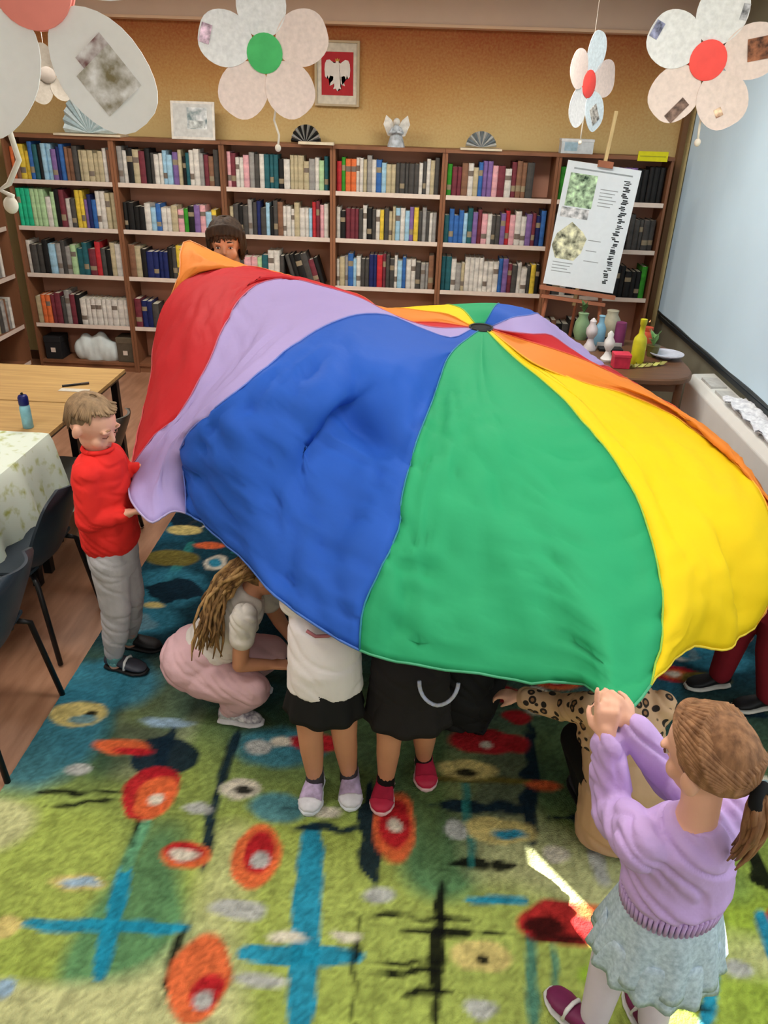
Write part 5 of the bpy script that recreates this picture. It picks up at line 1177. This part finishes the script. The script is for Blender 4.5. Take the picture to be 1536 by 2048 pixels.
hand(mb, wrR, at(1232, 1415, 1.46)-wrR, V((-.5, .8, -.2)), 1, .80, .95)
hL, kL, aL = hip-r*.055-UPV*.04, V((.585, 1.26, .30)), V((.565, 1.225, .075)); hR, kR, aR = hip+r*.055-UPV*.04, V((.705, 1.255, .30)), V((.715, 1.215, .075))
mb.limb([hL, kL, aL, aL-UPV*.04], [.064, .047, .031, .03]).limb([hR, kR, aR, aR-UPV*.04], [.064, .047, .031, .03])
body = blob(mb, 'body', m_skin, t, .005, 3); face(body, H, 1.0)
m_lil = mat('cardigan_lilac', (192, 162, 214), .9, .05, 14, bump=.45, bscale=20)
mb = MB().loft([(hip+UPV*.005, r*.118, f*.098), (hip+UPV*.05, r*.14, f*.118), (hip.lerp(chest, .55), r*.136, f*.112), (chest, r*.136, f*.104), (chest.lerp(nk, .5), r*.125, f*.088), (chest.lerp(nk, .85), r*.075, f*.066), (nk-UPV*.0, r*.055, f*.052)])
for s_, e_, w_ in ((shL, elL, wrL), (shR, elR, wrR)):
    mb.limb([s_, s_.lerp(e_, .5), e_, e_.lerp(w_, .5), w_-(w_-e_)*.10, w_-(w_-e_)*.02], [.060, .060, .057, .050, .041, .033])
card = blob(mb, 'cardigan', m_lil, t, .006, 2, (.010, 15, .8))
mb = MB(); n = 60
for k in range(n):
    a = 2*math.pi*k/n; q = hip+UPV*.008+r*math.cos(a)*.121+f*math.sin(a)*.101; mb.limb([q-UPV*.022, q+UPV*.022+(q-hip)*.03], [.0048, .0055], 6)
build(mb, 'ribbed_hem', m_lil, card, True)
m_den = mat('denim_pale', (168, 190, 206), .85, .12, 90, rgb2=(190, 208, 220), bump=.15, bscale=120)
skirt(t, hip+UPV*.0, V((.665, 1.22, .415)), r, f, .112, .095, .158, .140, m_den, 'skirt', 9, .09, 10, drop=.006)
skirt(t, hip-UPV*.11, V((.665, 1.22, .385)), r, f, .140, .122, .166, .148, m_den, 'skirt_ruffle', 15, .06, 6, drop=.006)
m_leg = mat('tights_lilac_white', (216, 204, 222), .85, .04, 14)
mb = MB().limb([hL, kL, aL+UPV*.01], [.068, .053, .039]).limb([hR, kR, aR+UPV*.01], [.068, .053, .039])
blob(mb, 'tights', m_leg, t, .007, 3)
m_bur = mat('shoe_burgundy', (112, 36, 78), .5, .15, 30)
shoe(t, V((aL.x+.01, aL.y-.05, .014)), (-.62, .78), .18, m_bur, mat('sole_grey', (206, 206, 206), .6), .076, mat('strap_pale', (222, 222, 222), .6))
shoe(t, V((aR.x+.01, aR.y-.05, .014)), (-.15, .98), .18, m_bur, MATS['sole_grey'], .076, MATS['strap_pale'])
c, f_, u_, r_ = H; s = 1.0
m_ch = hairmat('hair_chestnut', (118, 83, 58), (146, 106, 75))
tie = c-f_*.105*s-u_*.045*s
hb = MB().ell(c+u_*.026*s-f_*.016*s, r_*.0785*s, f_*.0915*s, u_*.0895*s, 24, 14)
hb2 = MB(); rg = random.Random(4)
for k in range(96):       # strands combed back into the ponytail
    a = -1.62+3.24*k/95; up0 = c+f_*(.070*math.cos(a*.9)-.01)*s+r_*(.084*math.sin(a))*s+u_*(.026+.086*max(-.3, math.cos(a)))*s*(.98)
    mid = (up0.lerp(tie, .5)-c).normalized()
    pts = []
    for j in range(8):
        q = j/7; p = up0.lerp(tie, q); d = p-(c+u_*.02*s-f_*.012*s); R_ = .0985*s*(1-.06*abs(math.sin(a)))+.0016*((k*7) % 3)
        if d.length < R_: p = p+d.normalized()*(R_-d.length)*(1-q**6)
        pts.append(p)
    hb2.tube(pts, [.003, .0055, .006, .006, .006, .006, .005, .004], 6)
for k in range(34):       # ponytail
    a = k*2.4; rr = .012+.016*((k*5) % 7)/6; pts = []
    for j in range(9):
        q = j/8; p = tie+V((-.02, .015, 0))*q-UPV*.20*q*(.75+.25*((k*3) % 5)/4)-f_*(.03*math.sin(q*2.2))
        w_ = rr*math.sin(min(1, q*2.2+.25)*math.pi*.5)*(1-.35*q)
        pts.append(p+(r_*math.cos(a)+f_*math.sin(a)*.8)*w_*1.25+r_*.006*math.sin(q*9+k))
    hb2.tube(pts, [.005, .007, .0075, .007, .0065, .006, .005, .004, .002], 6)
hr = blob(hb, 'hair', m_ch, t, .006, 3); build(hb2, 'hair_strands', hairmat('hair_chestnut_light', (122, 86, 60), (150, 110, 78)), hr, True)
build(MB().tube([tie-u_*.004+(r_*math.cos(a)+u_*math.sin(a)*.9)*.022 for a in (2*math.pi*i/18 for i in range(19))], .0135, 8), 'hair_tie', mat('scrunchie_black', (14, 14, 16), .9, .2, 60), t, True)

# --- person in dark red trousers at the right edge
f = V((-.9, -.35, 0)).normalized(); r = f.cross(UPV)
t = thing('person', 'child in dark red trousers and black trainers standing at the right edge', 'person', (1.46, 2.62, 0))
hip = V((1.47, 2.64, .55)); chest = V((1.465, 2.64, .80)); nk = V((1.46, 2.64, .95)); hd = V((1.45, 2.63, 1.07))
mb = MB(); H = head(mb, hd, V((-.9, -.3, -.2)), UPV, 1.0); mb.limb([nk, hd], [.044, .044]).loft(torso_secs(hip, chest, nk, r, f, .108, .08))
aR, aL = V((1.385, 2.70, .075)), V((1.54, 2.575, .075)); 
kR, kL = V((1.40, 2.695, .31)), V((1.50, 2.585, .31)); hR, hL = hip+r*.055-UPV*.04, hip-r*.055-UPV*.04
if (hR-kR).length > (hL-kR).length: hR, hL = hL, hR
mb.limb([hR, kR, aR], [.064, .047, .032]).limb([hL, kL, aL], [.064, .047, .032])
sh = {}
for sg, w_ in ((-1, V((1.285, 2.42, .80))), (1, V((1.32, 2.66, .85)))):
    s_ = chest+r*sg*.125*(1 if (chest+r*.1).y > chest.y else -1)+UPV*.07; e_ = s_.lerp(w_, .5)-UPV*.06+V((.06, 0, 0)); sh[sg] = (s_, e_, w_)
    mb.limb([s_, e_, w_], [.038, .03, .022]); hand(mb, w_, V((-1, -.2, .2)), V((0, 0, -1)), sg, .76, .9)
body = blob(mb, 'body', m_skin, t, .007, 3); face(body, H, 1.0)
mb = MB().loft([(hip-UPV*.03, r*.125, f*.10), (hip.lerp(chest, .5), r*.125, f*.10), (chest, r*.13, f*.098), (chest.lerp(nk, .55), r*.115, f*.08), (nk, r*.055, f*.05)])
for sg in (-1, 1): s_, e_, w_ = sh[sg]; mb.limb([s_, e_, w_-(w_-e_)*.08], [.052, .046, .036])
blob(mb, 'sweatshirt', mat('sweatshirt_grey', (150, 150, 138), .9, .05), t, .007, 3)
mb = MB().loft([(hip+UPV*.02, r*.113, f*.095), (hip-UPV*.1, r*.108, f*.09)]).limb([hR, kR, aR+UPV*.015], [.075, .062, .048]).limb([hL, kL, aL+UPV*.015], [.075, .062, .048])
blob(mb, 'trousers', mat('trousers_dark_red', (138, 28, 42), .85, .08, 14, bump=.3, bscale=20), t, .007, 3)
for a_ in (aR, aL): shoe(t, V((a_.x+.05, a_.y+.015, .014)), (-.95, -.2), .195, mat('trainer_black', (18, 18, 20), .5), mat('sole_offwhite', (206, 204, 196), .6), .078)
c, f_, u_, r_ = H
blob(MB().ell(c+u_*.034-f_*.018, r_*.078, f_*.088, u_*.080), 'hair', MATS['hair_dark'], t, .007, 2)

# --- woman behind the cloth
f = V((.1, -1, 0)).normalized(); r = f.cross(UPV)
t = thing('person', 'adult with short dark fringe holding up the orange corner behind the parachute', 'person', (-1.04, 4.3, 0))
hip = V((-1.03, 4.38, .86)); chest = V((-1.035, 4.36, 1.16)); nk = V((-1.037, 4.33, 1.38)); hd = at(452, 487, 4.27)
mb = MB(); H = head(mb, hd, V((.12, -1, -.12)), UPV, 1.08); mb.limb([nk-UPV*.04, nk+UPV*.03, hd], [.055, .05, .05]).loft(torso_secs(hip, chest, nk, r, f, .15, .10))
hp = at(381, 488, 4.17)
arms = {}
for sg in (-1, 1):
    s_ = chest+V((sg*.165, 0, .13)); 
    if sg < 0: e_ = V((-1.30, 4.33, 1.16)); w_ = V((-1.225, 4.235, 1.47))
    else: e_ = V((-.82, 4.30, 1.08)); w_ = V((-.86, 4.22, 1.26))
    arms[sg] = (s_, e_, w_); mb.limb([s_, e_, w_], [.048, .038, .028])
    hand(mb, w_, (hp-w_) if sg < 0 else V((-.1, -.5, .8)), V((0, -1, 0)), -sg, .95, .9)
    h_ = hip+V((sg*.085, 0, -.05)); k_ = V((h_.x+sg*.01, 4.36, .46)); a_ = V((h_.x+sg*.01, 4.38, .09)); arms[sg] += (h_, k_, a_)
    mb.limb([h_, k_, a_, a_-UPV*.04], [.09, .062, .042, .04])
body = blob(mb, 'body', m_skin2, t, .007, 3); face(body, H, 1.08, mat('brow_dark', (60, 44, 36), .7))
mb = MB().loft([(hip-UPV*.06, r*.17, f*.125), (hip.lerp(chest, .5), r*.155, f*.115), (chest, r*.17, f*.12), (chest.lerp(nk, .55), r*.15, f*.1), (nk, r*.06, f*.055)])
for sg in (-1, 1): s_, e_, w_ = arms[sg][:3]; mb.limb([s_, e_, w_-(w_-e_)*.1], [.064, .054, .042])
blob(mb, 'blouse', mat('blouse_brown', (92, 66, 54), .85, .1, 14, bump=.3, bscale=16), t, .009, 3)
mb = MB().loft([(hip+UPV*.02, r*.155, f*.115), (hip-UPV*.12, r*.155, f*.12)])
for sg in (-1, 1): h_, k_, a_ = arms[sg][3:]; mb.limb([h_, k_, a_], [.095, .072, .058])
blob(mb, 'trousers', mat('trousers_charcoal', (44, 44, 50), .85, .1), t, .009, 3)
for sg in (-1, 1): a_ = arms[sg][5]; shoe(t, V((a_.x, a_.y+.06, .002)), (0, -1), .24, m_drk, m_sd, .09)
c, f_, u_, r_ = H; s = 1.08
hb = MB().ell(c+u_*.030*s-f_*.014*s, r_*.078*s, f_*.088*s, u_*.084*s, 24, 14)
for k in range(9):      # fringe and sides
    q = -1+2*k/8; p0 = c+u_*(.098-.02*q*q)*s+f_*(.066-.012*q*q)*s+r_*q*.07*s; p1 = c+u_*(.062-.03*abs(q)**3)*s+f_*(.09-.03*q*q)*s+r_*q*.076*s; hb.limb([p0, p1], [.016, .008], 8)
for sg in (-1, 1):
    hb.limb([c+u_*.05*s+r_*sg*.08*s, c-u_*.02*s+r_*sg*.083*s-f_*.02*s, c-u_*.08*s+r_*sg*.07*s-f_*.03*s], [.022, .02, .012], 8)
hb.ell(c-u_*.05*s-f_*.06*s, r_*.07*s, f_*.04*s, u_*.06*s)
blob(hb, 'hair', hairmat('hair_dark_brown', (52, 40, 31), (66, 52, 41)), t, .007, 2)
h2 = MB(); comb(h2, H, 1.08, 90, .030, -.05, -.09, .0066, 5, 1.075, .016); build(h2, 'hair_strands', hairmat('hair_dark_brown2', (56, 43, 34), (72, 57, 45)), t, True)
